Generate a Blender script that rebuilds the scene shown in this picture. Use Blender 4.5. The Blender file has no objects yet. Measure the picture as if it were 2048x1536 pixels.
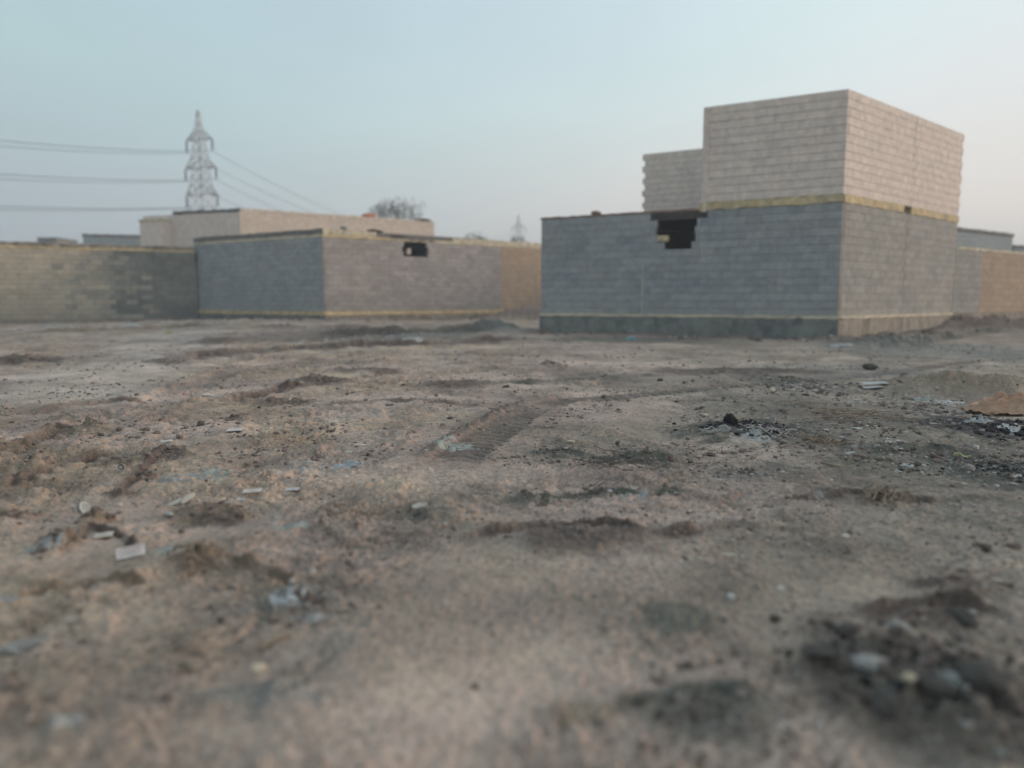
import bpy, math, random
import numpy as np
from mathutils import Vector, Matrix, Euler
R = math.radians
sc = bpy.context.scene
COL = sc.collection
rng = random.Random(7)
nrg = np.random.RandomState(11)

# ------------------------------------------------------------------ camera, sky, sun, exposure
F_PX, CX, CY = 1480.0, 1024.0, 768.0
PITCH = math.atan(168.0 / F_PX)
EYE = 1.0
cam_d = bpy.data.cameras.new('camera')
cam = bpy.data.objects.new('camera', cam_d)
COL.objects.link(cam)
cam.location = (0, 0, EYE)
cam.rotation_euler = (math.pi / 2 - PITCH, 0, 0)
cam_d.sensor_width = 36
cam_d.lens = F_PX / 2048 * 36
cam_d.clip_start = 0.05
cam_d.clip_end = 3000
cam_d.dof.use_dof = True
cam_d.dof.focus_distance = 5.6
cam_d.dof.aperture_fstop = 0.74
sc.camera = cam

SUN_AZ, SUN_EL = 84.0, 8.0
world = bpy.data.worlds.new("World")
sc.world = world
world.use_nodes = True
wn, wl = world.node_tree.nodes, world.node_tree.links
bg = wn['Background']
sky = wn.new('ShaderNodeTexSky')
sky.sky_type = 'NISHITA'
sky.sun_disc = False
sky.sun_elevation = R(SUN_EL)
sky.sun_rotation = R(SUN_AZ)
sky.air_density = 1.0
sky.dust_density = 1.5
sky.ozone_density = 1.5


def wmath(op, a, b=None, clamp=False):
    n = wn.new('ShaderNodeMath'); n.operation = op; n.use_clamp = clamp
    for i, x in enumerate((a, b)):
        if x is None: continue
        if isinstance(x, (int, float)): n.inputs[i].default_value = x
        else: wl.new(x, n.inputs[i])
    return n.outputs[0]


def wmix(f, a, b):
    n = wn.new('ShaderNodeMix'); n.data_type = 'RGBA'
    for s, x in ((n.inputs[0], f), (n.inputs[6], a), (n.inputs[7], b)):
        if isinstance(x, (int, float)): s.default_value = x
        elif isinstance(x, tuple): s.default_value = x + (1,)
        else: wl.new(x, s)
    return n.outputs[2]


# thin even high cloud veils the evening sky: greyer blue away from the sunset, pale and warm towards it
tc = wn.new('ShaderNodeTexCoord')
sep = wn.new('ShaderNodeSeparateXYZ')
wl.new(tc.outputs['Generated'], sep.inputs[0])
side = wn.new('ShaderNodeMapRange'); side.interpolation_type = 'SMOOTHSTEP'
wl.new(sep.outputs[0], side.inputs[0])
side.inputs[1].default_value = -0.75; side.inputs[2].default_value = 0.85
elev = wn.new('ShaderNodeMapRange'); elev.interpolation_type = 'SMOOTHERSTEP'
wl.new(sep.outputs[2], elev.inputs[0])
elev.inputs[1].default_value = 0.0; elev.inputs[2].default_value = 0.34
GS = 1.0
low = wmix(side.outputs[0], (0.14, 0.285, 0.37), (1.05, 0.91, 0.79))
high = wmix(side.outputs[0], (0.335, 0.445, 0.50), (0.69, 0.77, 0.81))
veil = wmix(elev.outputs[0], low, high)
back = wn.new('ShaderNodeMapRange'); back.interpolation_type = 'SMOOTHSTEP'
wl.new(sep.outputs[1], back.inputs[0])
back.inputs[1].default_value = -0.9; back.inputs[2].default_value = 0.3; back.inputs[3].default_value = 1.0; back.inputs[4].default_value = 1.0
bsc = wn.new('ShaderNodeVectorMath'); bsc.operation = 'SCALE'
wl.new(veil, bsc.inputs[0]); wl.new(back.outputs[0], bsc.inputs[3]); veil = bsc.outputs[0]
cn = wn.new('ShaderNodeTexNoise'); cn.inputs['Scale'].default_value = 2.2; cn.inputs['Detail'].default_value = 4; cn.inputs['Distortion'].default_value = .6
cmap = wn.new('ShaderNodeMapping'); cmap.inputs['Scale'].default_value = (1, 1, 3.2)
wl.new(tc.outputs['Generated'], cmap.inputs[0]); wl.new(cmap.outputs[0], cn.inputs['Vector'])
cr = wn.new('ShaderNodeMapRange'); wl.new(cn.outputs[0], cr.inputs[0])
cr.inputs[1].default_value = .3; cr.inputs[2].default_value = .7; cr.inputs[3].default_value = .955; cr.inputs[4].default_value = 1.045
csc = wn.new('ShaderNodeVectorMath'); csc.operation = 'SCALE'
wl.new(veil, csc.inputs[0]); wl.new(cr.outputs[0], csc.inputs[3]); veil = csc.outputs[0]
skc = wn.new('ShaderNodeVectorMath'); skc.operation = 'SCALE'
wl.new(sky.outputs[0], skc.inputs[0]); skc.inputs[3].default_value = 0.12 * 4.0
skl = wn.new('ShaderNodeVectorMath'); skl.operation = 'MINIMUM'
wl.new(skc.outputs[0], skl.inputs[0]); skl.inputs[1].default_value = (0.95, 0.9, 0.82)
mixed = wmix(0.80, skl.outputs[0], veil)
wl.new(mixed, bg.inputs[0])
bg.inputs[1].default_value = 0.33

sun_d = bpy.data.lights.new('sun', 'SUN')
sun_d.energy = 0.8
sun_d.angle = R(14)
sun_d.color = (1.0, 0.80, 0.63)
sun = bpy.data.objects.new('sun', sun_d)
COL.objects.link(sun)
az, el = R(SUN_AZ), R(SUN_EL)
to_sun = Vector((math.sin(az) * math.cos(el), math.cos(az) * math.cos(el), math.sin(el)))
sun.rotation_euler = to_sun.to_track_quat('Z', 'Y').to_euler()

sc.view_settings.view_transform = 'Standard'
sc.view_settings.look = 'None'
sc.view_settings.gamma = 1
sc.view_settings.use_curve_mapping = False
sc.view_settings.exposure = 1.92
sc.render.engine = 'CYCLES'
sc.cycles.max_bounces = 4
sc.cycles.diffuse_bounces = 2
sc.cycles.volume_bounces = 0
sc.cycles.use_denoising = True
sc.render.filter_size = 1.1

# ------------------------------------------------------------------ geometry of the view: how far things stand
cp, sp = math.cos(PITCH), math.sin(PITCH)


def ray(u, v):
    x, y = (u - CX) / F_PX, (CY - v) / F_PX
    return Vector((x, cp + y * sp, -sp + y * cp))


def at_z(u, v, z):
    d = ray(u, v); t = (z - EYE) / d.z
    return Vector((d.x * t, d.y * t, z))


def at_y(u, v, Y):
    d = ray(u, v); t = Y / d.y
    return Vector((d.x * t, Y, EYE + d.z * t))


# ------------------------------------------------------------------ noise
_P = nrg.permutation(1024)
_A = nrg.rand(1024) * 2 * np.pi


def pnoise(x, y, seed=0):
    x = x + seed * 17.37; y = y - seed * 9.71
    xi = np.floor(x).astype(np.int64); yi = np.floor(y).astype(np.int64)
    xf = x - xi; yf = y - yi
    u = xf * xf * xf * (xf * (xf * 6 - 15) + 10); v = yf * yf * yf * (yf * (yf * 6 - 15) + 10)

    def g(ix, iy, dx, dy):
        a = _A[(_P[(ix + _P[iy & 1023]) & 1023])]
        return np.cos(a) * dx + np.sin(a) * dy
    n00 = g(xi, yi, xf, yf); n10 = g(xi + 1, yi, xf - 1, yf)
    n01 = g(xi, yi + 1, xf, yf - 1); n11 = g(xi + 1, yi + 1, xf - 1, yf - 1)
    a = n00 + (n10 - n00) * u; b = n01 + (n11 - n01) * u
    return (a + (b - a) * v) * 1.5


def fbm(x, y, f, o, seed=0, gain=0.5):
    r = 0; a = 1; t = 0
    for i in range(o):
        r = r + a * pnoise(x * f, y * f, seed + i * 3.1); t += a
        a *= gain; f *= 2.03
    return r / t


def ridged(x, y, f, o, seed=0):
    r = 0; a = 1; t = 0
    for i in range(o):
        r = r + a * (1 - np.abs(pnoise(x * f, y * f, seed + i * 2.3)) * 2.2); t += a
        a *= 0.5; f *= 2.1
    return r / t


def sst(a, b, x):
    t = np.clip((x - a) / (b - a), 0, 1)
    return t * t * (3 - 2 * t)


# ------------------------------------------------------------------ ground relief
def world_ellipse(u, v, w, h):
    """a patch w by h pixels in the photograph as centre and half sizes in metres on flat ground"""
    c = at_z(u, v, 0.0)
    rx = w / 2 * (c.y * cp + sp) / F_PX
    y1 = at_z(u, v - h / 2, 0.0).y; y0 = at_z(u, v + h / 2, 0.0).y
    return c.x, c.y, rx, (y1 - y0) / 2


#   u, v, width px, height px, raise m, colour key, roughness
MOUNDS = [
    (466, 836, 44, 30, .030, 'dark', 1), (402, 850, 20, 12, .022, 'dark', .6), (335, 908, 120, 34, .030, 'dark', 1),
    (292, 958, 60, 26, .036, 'dark', .5), (240, 992, 70, 24, .022, 'dark', 1), (420, 1030, 200, 62, .055, 'brown', .8),
    (440, 1046, 120, 24, .012, 'dark', 1), (196, 1046, 84, 40, .045, 'brown', .8), (120, 1092, 120, 46, .045, 'brown', .8),
    (170, 862, 160, 40, .030, 'olive', .7), (60, 900, 150, 26, .022, 'brown', .8), (30, 945, 90, 60, .03, 'olive', .7),
    (130, 838, 110, 18, .026, 'olive', .6), (240, 925, 90, 22, .020, 'brown', .8), (30, 1040, 120, 40, .03, 'dark', .8),
    (925, 727, 74, 20, .07, 'olive', .6), (1101, 730, 52, 11, .06, 'dark', .4), (560, 800, 170, 16, .02, 'dark', 1),
    (640, 762, 150, 16, .03, 'dark', 1), (900, 772, 190, 14, .03, 'dark', 1), (1930, 778, 360, 90, .20, 'olive', .9),
    (1060, 998, 110, 24, .018, 'moss', 1), (1190, 990, 120, 16, .014, 'moss', 1), (1290, 915, 150, 28, .024, 'moss', 1),
    (1110, 906, 130, 18, .015, 'moss', 1), (1480, 852, 170, 34, .040, 'ash', 1), (1990, 850, 200, 50, .045, 'ash', .8),
    (1800, 895, 80, 26, .035, 'moss', .8), (1768, 998, 130, 34, .030, 'brown', 1), (1650, 886, 120, 22, .026, 'brown', 1),
    (1380, 868, 110, 26, .02, 'moss', 1), (1570, 760, 200, 20, .03, 'moss', 1), (1730, 772, 130, 16, .03, 'brown', 1),
    (1850, 1370, 580, 330, .075, 'rubble', 1.5), (1840, 1240, 240, 60, .022, 'dark', .9), (600, 1210, 200, 80, .018, 'grey', .8),
    (540, 1395, 300, 50, .014, 'grey', .8), (1170, 1085, 420, 70, .022, 'dark', .9), (1350, 1240, 200, 70, .010, 'moss', .8),
    (1420, 1430, 320, 110, .012, 'moss', .8), (1160, 1420, 180, 60, .012, 'olive', .8), (400, 1130, 160, 60, .026, 'brown', .9),
    (840, 1035, 50, 20, .014, 'moss', .8), (1040, 632, 150, 34, .42, 'redbrown', .6), (1480, 742, 420, 18, .03, 'dark', 1),
    (740, 742, 160, 14, .03, 'dark', 1), (1900, 1180, 220, 40, .018, 'dark', .8), (700, 670, 160, 16, .14, 'redbrown', .8),
    (560, 668, 150, 14, .16, 'redbrown', .8), (860, 680, 240, 16, .13, 'grey', .8), (430, 690, 160, 16, .13, 'dark', .8),
    (1000, 665, 160, 12, .12, 'grey', .8), (330, 728, 110, 20, .05, 'dark', .9), (30, 724, 90, 12, .06, 'dark', .6),
    (1760, 690, 220, 14, .12, 'moss', .8), (1900, 662, 260, 18, .22, 'redbrown', .7), (2030, 655, 120, 34, .35, 'ash', .9),
]
_ME = []
for _i, _m in enumerate(MOUNDS):
    _e = list(world_ellipse(*_m[:4])); _h = _m[3] * (_e[1] * cp + sp) / F_PX
    if 2.0 < _e[1] < 10 and _m[5] not in ('ash',) and _m[4] > .017: MOUNDS[_i] = _m[:4] + (max(_m[4] * 1.2, min(.33 * _h, .06)),) + _m[5:]
    if _m[4] > .017 and _m[5] != 'rubble': _e[3] = min(_e[3], max(_e[2] * .8, .05))
    _ME.append(_e)

MOUNDS.append((0, 0, 0, 0, .62, 'redbrown', .6)); _ME.append([.75, 30.9, 2.0, 1.1])
MOUNDS.append((0, 0, 0, 0, .35, 'redbrown', .8)); _ME.append([15.5, 22.9, 2.6, .9])
# tyre track: centre line over the ground
TRK = [at_z(u, v, 0.0) for u, v in ((905, 925), (935, 893), (990, 860), (1030, 833), (1070, 812), (1130, 799), (1240, 790), (1400, 778), (1520, 768), (1700, 752), (1900, 728), (2200, 700))]
TRK2 = [at_z(u, v, 0.0) for u, v in ((300, 800), (620, 775), (900, 760), (1250, 745), (1560, 728), (1900, 700))]
TRK3 = [at_z(u, v, 0.0) for u, v in ((-200, 940), (60, 905), (210, 850), (330, 800), (460, 740), (560, 715))]


def track_field(x, y, pts):
    best = np.full(x.shape, 1e9); ss = np.zeros(x.shape); sg = np.zeros(x.shape); acc = 0
    for a, b in zip(pts[:-1], pts[1:]):
        dx, dy = b.x - a.x, b.y - a.y; L = math.hypot(dx, dy)
        t = np.clip(((x - a.x) * dx + (y - a.y) * dy) / (L * L), 0, 1)
        ex, ey = x - a.x - t * dx, y - a.y - t * dy
        d = np.hypot(ex, ey)
        m = d < best
        best = np.where(m, d, best); ss = np.where(m, acc + t * L, ss)
        sg = np.where(m, np.sign(dx * ey - dy * ex), sg); acc += L
    return best, ss, sg


EDGES = [  # broken crust edges and low banks, drawn left to right: pixel path, height, half width, colour, strength
    (((-80, 925), (0, 902), (60, 886), (110, 863), (160, 850), (215, 866)), .05, .07, 'dark', .8),
    (((215, 1003), (262, 968), (286, 940), (298, 920), (335, 900), (392, 908)), .032, .04, 'dark', 1.0),
    (((-60, 990), (0, 972), (100, 940), (190, 906), (250, 900)), .04, .06, 'dark', .7),
    (((20, 835), (120, 815), (230, 803), (330, 800)), .03, .07, 'dark', .6),
    (((390, 806), (430, 800), (520, 790), (560, 775), (700, 757), (800, 740)), .045, .09, 'dark', .9),
    (((600, 812), (760, 800), (900, 803), (980, 812)), .02, .06, 'dark', .5),
    (((270, 745), (330, 726), (420, 710), (560, 700), (700, 694), (900, 688), (1090, 676)), .09, .34, 'dark', .8),
    (((800, 775), (930, 768), (1100, 765), (1300, 752), (1560, 742)), .03, .09, 'moss', .6),
    (((420, 1475), (500, 1422), (590, 1372), (680, 1290), (745, 1215)), .022, .028, 'grey', .9),
    (((100, 1125), (180, 1062), (240, 1072), (300, 1110)), .03, .03, 'dark', .8),
    (((300, 1190), (380, 1150), (450, 1120), (520, 1150), (640, 1180)), .025, .03, 'brown', .8),
    (((860, 1112), (960, 1075), (1080, 1058), (1230, 1062), (1330, 1082), (1450, 1052), (1700, 1066)), .035, .05, 'dark', .8),
    (((1350, 888), (1480, 872), (1600, 862), (1720, 880)), .02, .05, 'moss', .8),
    (((1000, 1010), (1060, 992), (1130, 985), (1300, 992), (1420, 978)), .022, .04, 'moss', .9),
    (((1060, 912), (1130, 902), (1220, 912), (1330, 918), (1400, 905)), .022, .04, 'moss', .9),
    (((1650, 938), (1740, 905), (1860, 898), (2060, 905)), .03, .05, 'moss', .8),
    (((-60, 1215), (60, 1180), (200, 1160), (330, 1170)), .02, .03, 'brown', .7),
    (((1700, 1262), (1800, 1215), (1900, 1205), (2060, 1240)), .03, .03, 'dark', .9),
    (((1150, 1440), (1280, 1390), (1440, 1385), (1560, 1420)), .02, .025, 'moss', .8),
    (((1500, 1010), (1700, 985), (1850, 1000), (2060, 990)), .025, .04, 'dark', .7),
]
EDGES += [(((560, 690), (700, 676), (850, 672), (1000, 664), (1090, 662)), .20, .40, 'moss', .9),
          (((-60, 735), (20, 722), (90, 722), (150, 728)), .08, .15, 'dark', .7),
          (((-40, 675), (120, 672), (300, 668), (460, 664)), .10, .25, 'brown', .7),
          (((1680, 705), (1800, 690), (1950, 672), (2060, 664)), .12, .22, 'moss', .8)]
_EP = [[at_z(u, v, 0.0) for u, v in e[0]] for e in EDGES]
WALLS2D = [[Vector(q) for q in ((.88, 22.5, 0), (8.06, 18.4, 0), (13.95, 23.43, 0), (24, 33, 0))], [Vector(q) for q in ((-40, 25.2, 0), (-13.8, 32.3, 0))], [Vector(q) for q in ((-13.75, 32.45, 0), (-7.12, 28.2, 0), (2.6, 36, 0))]]
BUMPS = [((-9.5, 27.0), 7.0, .26), ((1.0, 33.0), 6.0, .20), ((15.5, 25.0), 4.5, .18), ((-24, 30), 8, .05), ((22, 27), 5, .2)]
COLS = {'dark': (.125, .094, .079), 'brown': (.22, .16, .115), 'olive': (.25, .195, .13), 'moss': (.125, .122, .10),
        'ash': (.016, .017, .026), 'rubble': (.14, .12, .10), 'grey': (.23, .225, .205), 'redbrown': (.23, .16, .13)}


def ground_field(x, y, colour=False):
    r = np.hypot(x, y)
    sp_ = 0.0018 * r + .001

    def w(f): return np.clip(1.3 - 2.2 * sp_ * f, 0, 1)
    z = 0.030 * fbm(x, y, .45, 3, 1) * sst(0.5, 4, r)
    for (c, s, a) in BUMPS:
        z = z + a * np.exp(-(((x - c[0]) ** 2 + (y - c[1]) ** 2) / (s * s)))
    left = sst(1.0, -2.5, x - .1 * y)
    rough = np.clip(.55 + 1.1 * fbm(x, y, .8, 3, 5), .12, 1.3)
    road = sst(1.6, .6, np.abs((x + 5.3) + .35 * (y - 9) * .9)) * sst(6, 8, y) * sst(24, 18, y)
    rough = rough * (1 - .75 * road)
    z = z + .030 * rough * fbm(x, y, 1.9, 3, 9) + .016 * left * fbm(x, y, 3.5, 3, 12)
    wx, wy = x + .12 * pnoise(x * 2.2, y * 2.2, 15), y + .12 * pnoise(x * 2.2, y * 2.2, 17)
    crust = ridged(wx, wy, 3.1, 3, 21)
    z = z + .013 * rough * sst(.25, .8, crust) * (0.4 + left)
    # trodden crust: plates with ragged broken edges at several sizes
    edge = 0
    for (f, h, th, wd, sd) in ((.85, .030, .10, .06, 101), (2.1, .024, .10, .07, 103), (4.6, .017, .10, .09, 105), (10., .011, .12, .12, 107)):
        q = fbm(wx, wy, f, 5, sd, .58) + .10 * (left - .5)
        k = sst(th, th + wd, q)
        z = z + h * (k - .5) * rough * w(f) * (.55 + .75 * left)
        edge = edge + np.exp(-((q - th - wd * .3) / (wd * .75)) ** 2) * h / .02 * w(f)
    cl = fbm(x, y, 9, 3, 31)
    z = z + .007 * rough * cl * w(9) + .006 * rough * np.abs(fbm(x, y, 24, 2, 41)) * w(24) * 1.6
    z = z + .0035 * (.4 + rough) * pnoise(x * 61, y * 61, 51) * w(61)
    fl2 = pnoise(x * 34, y * 34, 63); z = z + .0065 * sst(.26, .40, fl2) * (.35 + rough) * w(34)
    fl1 = pnoise(wx * 17, wy * 17, 65); z = z + .0055 * sst(.28, .38, fl1) * (.2 + rough) * w(17)
    fl0 = pnoise(wx * 7, wy * 7, 66); z = z + .007 * sst(.34, .42, fl0 + .25 * fl1) * rough * w(7)
    nA = fbm(x, y, 5, 4, 111, .6); ecol = []

    def near_(P_, m_):
        xs_ = [p_.x for p_ in P_]; ys_ = [p_.y for p_ in P_]
        return np.nonzero((x > min(xs_) - m_) & (x < max(xs_) + m_) & (y > min(ys_) - m_) & (y < max(ys_) + m_))[0]
    for E_, P_ in zip(EDGES, _EP):
        h_, w_ = E_[1] * (1.05 if E_[2] < .15 else 1), E_[2] * (.8 if E_[2] < .15 else 1); I_ = near_(P_, 14 * w_)
        if not len(I_): continue
        xi_, yi_ = x[I_], y[I_]; ni_ = nA[I_] if w_ < .12 else fbm(xi_, yi_, .8 / w_, 4, 111, .55)
        d, s, sg = track_field(xi_, yi_, P_)
        L_ = sum((b - a).length for a, b in zip(P_[:-1], P_[1:]))
        fade = sst(0, .2 * L_, s) * sst(L_, .8 * L_, s) * np.clip(.9 + .9 * pnoise(s * .9 / (w_ * 6), s * 0, 5), .45, 1.4)
        dn = d * np.where(sg > 0, 1, -1) + w_ * 1.5 * ni_
        k = sst(-w_ * .4, w_ * .4, dn) * np.exp(-np.maximum(dn, 0) / (4.5 * w_)) * fade * sst(14, 11, d / w_)
        z[I_] += h_ * k * (1 + .9 * ni_) + h_ * .5 * np.exp(-(d / (w_ * 1.6)) ** 2) * np.abs(fbm(xi_, yi_, min(1.2 / w_, 20), 3, 115)) * fade
        if colour: ecol.append((I_, np.exp(-((dn + .25 * w_) / w_) ** 2) * fade * E_[4], COLS[E_[3]]))  # near faces take the edge colour, with their shade painted in
    for W2 in WALLS2D:
        I_ = near_(W2, 2.0)
        if not len(I_): continue
        d, s, sg = track_field(x[I_], y[I_], W2)
        z[I_] += .12 * np.exp(-(d / .5) ** 2) * np.clip(.45 + 1.3 * fbm(x[I_], y[I_], 1.1, 4, 119), 0, 1.3)
        if colour: ecol.append((I_, np.exp(-(d / .8) ** 2) * .6, COLS['dark']))  # soil darkened towards the wall feet: contact shade put into the colour
    hoof = pnoise(x * 5.3, y * 5.3, 67); z = z - .014 * sst(.38, .55, hoof) * left
    d, s, sg = track_field(x, y, TRK)
    dn = d + .02 * fbm(x, y, 6, 2, 71)
    tfade = sst(0, .4, s)
    trk = sst(.20, .15, dn) * (.25 + .75 * tfade) * np.clip(.9 + .9 * pnoise(s * 1.3, s * 0 + 3, 5), .35, 1.1)
    tread = np.sin(2 * np.pi * (s / .125 + (dn / .2) ** 2 * .9))
    z = z * (1 - .75 * trk) - .036 * trk + .027 * trk * sst(-.2, .6, tread) * (.7 + .5 * fbm(x, y, 5, 2, 73))
    rim = np.exp(-((dn - .235) / .045) ** 2) * tfade * sst(3.6, 2.0, s)
    z = z + rim * (.006 + .032 * (sg > 0)) * (.3 + 1.5 * np.clip(fbm(x, y, 9, 4, 75, .65) + .2, 0, 1))
    rut = 0
    for T, wd in ((TRK2, .17), (TRK3, .2)):
        d2, s2, sg2 = track_field(x, y, T)
        t2 = sst(wd + .06, wd, d2 + .04 * fbm(x, y, 3, 2, 77))
        z = z - .018 * t2 + .014 * np.exp(-((d2 - wd - .08) / .05) ** 2) * np.clip(.5 + fbm(x, y, 6, 3, 78), 0, 1) + .005 * t2 * np.sin(2 * np.pi * s2 / .16 + 9 * d2)
        rut = np.maximum(rut, t2)
    if colour:
        n1 = fbm(x, y, .7, 4, 81); n2 = fbm(x, y, 4, 4, 85); n3 = fbm(x, y, 17, 3, 89)
        g = sst(-.25, .45, .16 * (x - .13 * y) + n1 * .8 + n2 * .08)
        c1 = np.array((.445, .335, .276)); c2 = np.array((.355, .288, .232)); c3 = np.array((.445, .332, .225))
        C = c1 + g[..., None] * (c2 - c1)
        yl = sst(.0, .6, n2 * .3 + n1 * .6 + .28 * left + .35 * sst(3.2, 1.6, y)) * (.75 * left + .3)
        C = C + yl[..., None] * (c3 - C) * .6
        C = C + (road * .55)[..., None] * (np.array((.45, .385, .34)) - C)
        C = C * np.clip(1 + .55 * fbm(x, y, .55, 3, 131) + .45 * fbm(x, y, 1.7, 3, 133) + .16 * n2 + .14 * n3, .45, 1.5)[..., None]
        dk = sst(.12, .6, fbm(x, y, 5.5, 4, 93)) * rough
        C = C + (dk * .25)[..., None] * (np.array((.20, .155, .135)) - C)
        sp2 = sst(.30, .5, fbm(x, y, 20, 2, 97)) * (.35 + .65 * sst(-.1, .4, n2)); C = C * (1 - .30 * sp2)[..., None]
        C = C * (1 - .20 * np.clip(edge, 0, 1.3) * np.clip(rough, 0, 1))[..., None]
        C = C * (1 - .25 * sst(.05, .4, n3 * .8) * rough)[..., None]
        C = C + (trk * .6 + rim * .9 * (sg > 0))[..., None] * (np.array((.15, .118, .10)) - C)
        C = C * (1 - .38 * trk * sst(.15, -.35, tread) * np.where(r < 16, 1, 0))[..., None]
        for I_, a_, c_ in ecol: C[I_] = C[I_] + np.clip(a_ * 1.15, 0, 1)[..., None] * (np.array(c_) * .9 - C[I_])
        # sooty ground to the right and small pale specks trodden in
        for (uu, vv, ww, hh, k, amt) in ((2010, 935, 330, 90, 'ash', 1.0), (1850, 925, 420, 90, 'moss', .6), (1960, 850, 330, 60, 'ash', .9),
                                         (1500, 855, 330, 44, 'ash', .8), (1900, 700, 520, 40, 'grey', .7), (1650, 740, 500, 34, 'grey', .5),
                                         (1900, 1400, 560, 330, 'moss', .75), (1450, 940, 420, 60, 'moss', .35), (1250, 640 + 40, 420, 14, 'moss', .7),
                                         (600, 1215, 240, 90, 'moss', .45), (720, 1330, 160, 160, 'moss', .3), (2050, 1480, 260, 200, 'dark', .6),
                                         (1200, 900, 420, 60, 'moss', .35), (1720, 860, 760, 250, 'moss', .42), (1400, 760, 700, 60, 'moss', .3), (2000, 800, 200, 60, 'dark', .5), (690, 680, 700, 24, 'dark', .55)):
            cx, cy, rx, ry = world_ellipse(uu, vv, ww, hh)
            e = np.sqrt(((x - cx) / rx) ** 2 + ((y - cy) / ry) ** 2) + .55 * n2 + .5 * n3
            a = sst(1.05, .55, e) * amt
            C = C + a[..., None] * (np.array(COLS[k]) - C)
    for m, (cx, cy, rx, ry) in zip(MOUNDS, _ME):
        ex, ey = (x - cx) / rx, (y - cy) / ry
        e2 = ex * ex + ey * ey
        sel = e2 < 4.5
        if not np.any(sel): continue
        xs, ys = x[sel], y[sel]
        sc_ = 1.0 / max(.05, min(rx, ry))
        nn = fbm(xs, ys, 1.1 * sc_, 4, cx * 3 + cy)
        e = np.sqrt(e2[sel]) + .55 * nn
        k = sst(1.05, .25, e)
        b = m[4] * (k * (.65 + .7 * nn * m[6]) + .42 * m[6] * k * np.abs(fbm(xs, ys, min(3.4 * sc_, 22), 4, cx, .6)) * 2)
        zz = z[sel]; z[sel] = zz + b
        if colour:
            cc = C[sel]
            a = sst(1.15, .5, e) * (.85 if m[5] not in ('olive', 'grey') else .6)
            C[sel] = cc + a[..., None] * (np.array(COLS[m[5]]) * (1 + .5 * nn)[..., None] - cc)
    if colour:
        return z, np.clip(C, .008, .7)
    return z


def gz(x, y):
    return float(ground_field(np.array([float(x)]), np.array([float(y)]))[0])


def on_ground(u, v):
    z = 0.0
    for _ in range(3):
        p = at_z(u, v, z); z = gz(p.x, p.y)
    return Vector((p.x, p.y, z))


# ------------------------------------------------------------------ materials
class MT:
    def __init__(s, name):
        s.m = bpy.data.materials.new(name); s.m.use_nodes = True
        s.n = s.m.node_tree.nodes; s.l = s.m.node_tree.links
        s.b = s.n['Principled BSDF']

    def noise(s, scale, detail=4, rough=.6, vec=None, dist=0):
        n = s.n.new('ShaderNodeTexNoise'); n.inputs['Scale'].default_value = scale
        n.inputs['Detail'].default_value = detail; n.inputs['Roughness'].default_value = rough; n.inputs['Distortion'].default_value = dist
        if vec is None:
            if not hasattr(s, '_g'): s._g = s.n.new('ShaderNodeNewGeometry')
            vec = s._g.outputs['Position']
        s.l.new(vec, n.inputs['Vector']); return n.outputs[0]

    def ramp(s, f, a, b, lo=0, hi=1):
        n = s.n.new('ShaderNodeMapRange'); n.inputs[1].default_value = a; n.inputs[2].default_value = b
        n.inputs[3].default_value = lo; n.inputs[4].default_value = hi
        s.l.new(f, n.inputs[0]); return n.outputs[0]

    def mix(s, f, a, b, mode='MIX'):
        n = s.n.new('ShaderNodeMix'); n.data_type = 'RGBA'; n.blend_type = mode
        for k, x in ((n.inputs[0], f), (n.inputs[6], a), (n.inputs[7], b)):
            if isinstance(x, (int, float)): k.default_value = x
            elif isinstance(x, tuple): k.default_value = x + (1,)
            else: s.l.new(x, k)
        return n.outputs[2]

    def math(s, op, a, b=0):
        n = s.n.new('ShaderNodeMath'); n.operation = op
        for i, x in enumerate((a, b)):
            if isinstance(x, (int, float)): n.inputs[i].default_value = x
            else: s.l.new(x, n.inputs[i])
        return n.outputs[0]

    def gain(s, col, f):
        n = s.n.new('ShaderNodeVectorMath'); n.operation = 'SCALE'
        s.l.new(col, n.inputs[0]); s.l.new(f, n.inputs[3]); return n.outputs[0]

    def finish(s, col, rough=.9, bumps=(), spec=.25, metal=0):
        if isinstance(col, tuple): s.b.inputs['Base Color'].default_value = col + (1,)
        else: s.l.new(col, s.b.inputs['Base Color'])
        s.b.inputs['Roughness'].default_value = rough
        s.b.inputs['Specular IOR Level'].default_value = spec
        s.b.inputs['Metallic'].default_value = metal
        prev = None
        for h, st, d in bumps:
            n = s.n.new('ShaderNodeBump'); n.inputs['Strength'].default_value = st; n.inputs['Distance'].default_value = d
            s.l.new(h, n.inputs['Height'])
            if prev: s.l.new(prev, n.inputs['Normal'])
            prev = n.outputs[0]
        if prev: s.l.new(prev, s.b.inputs['Normal'])
        return s.m


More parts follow.
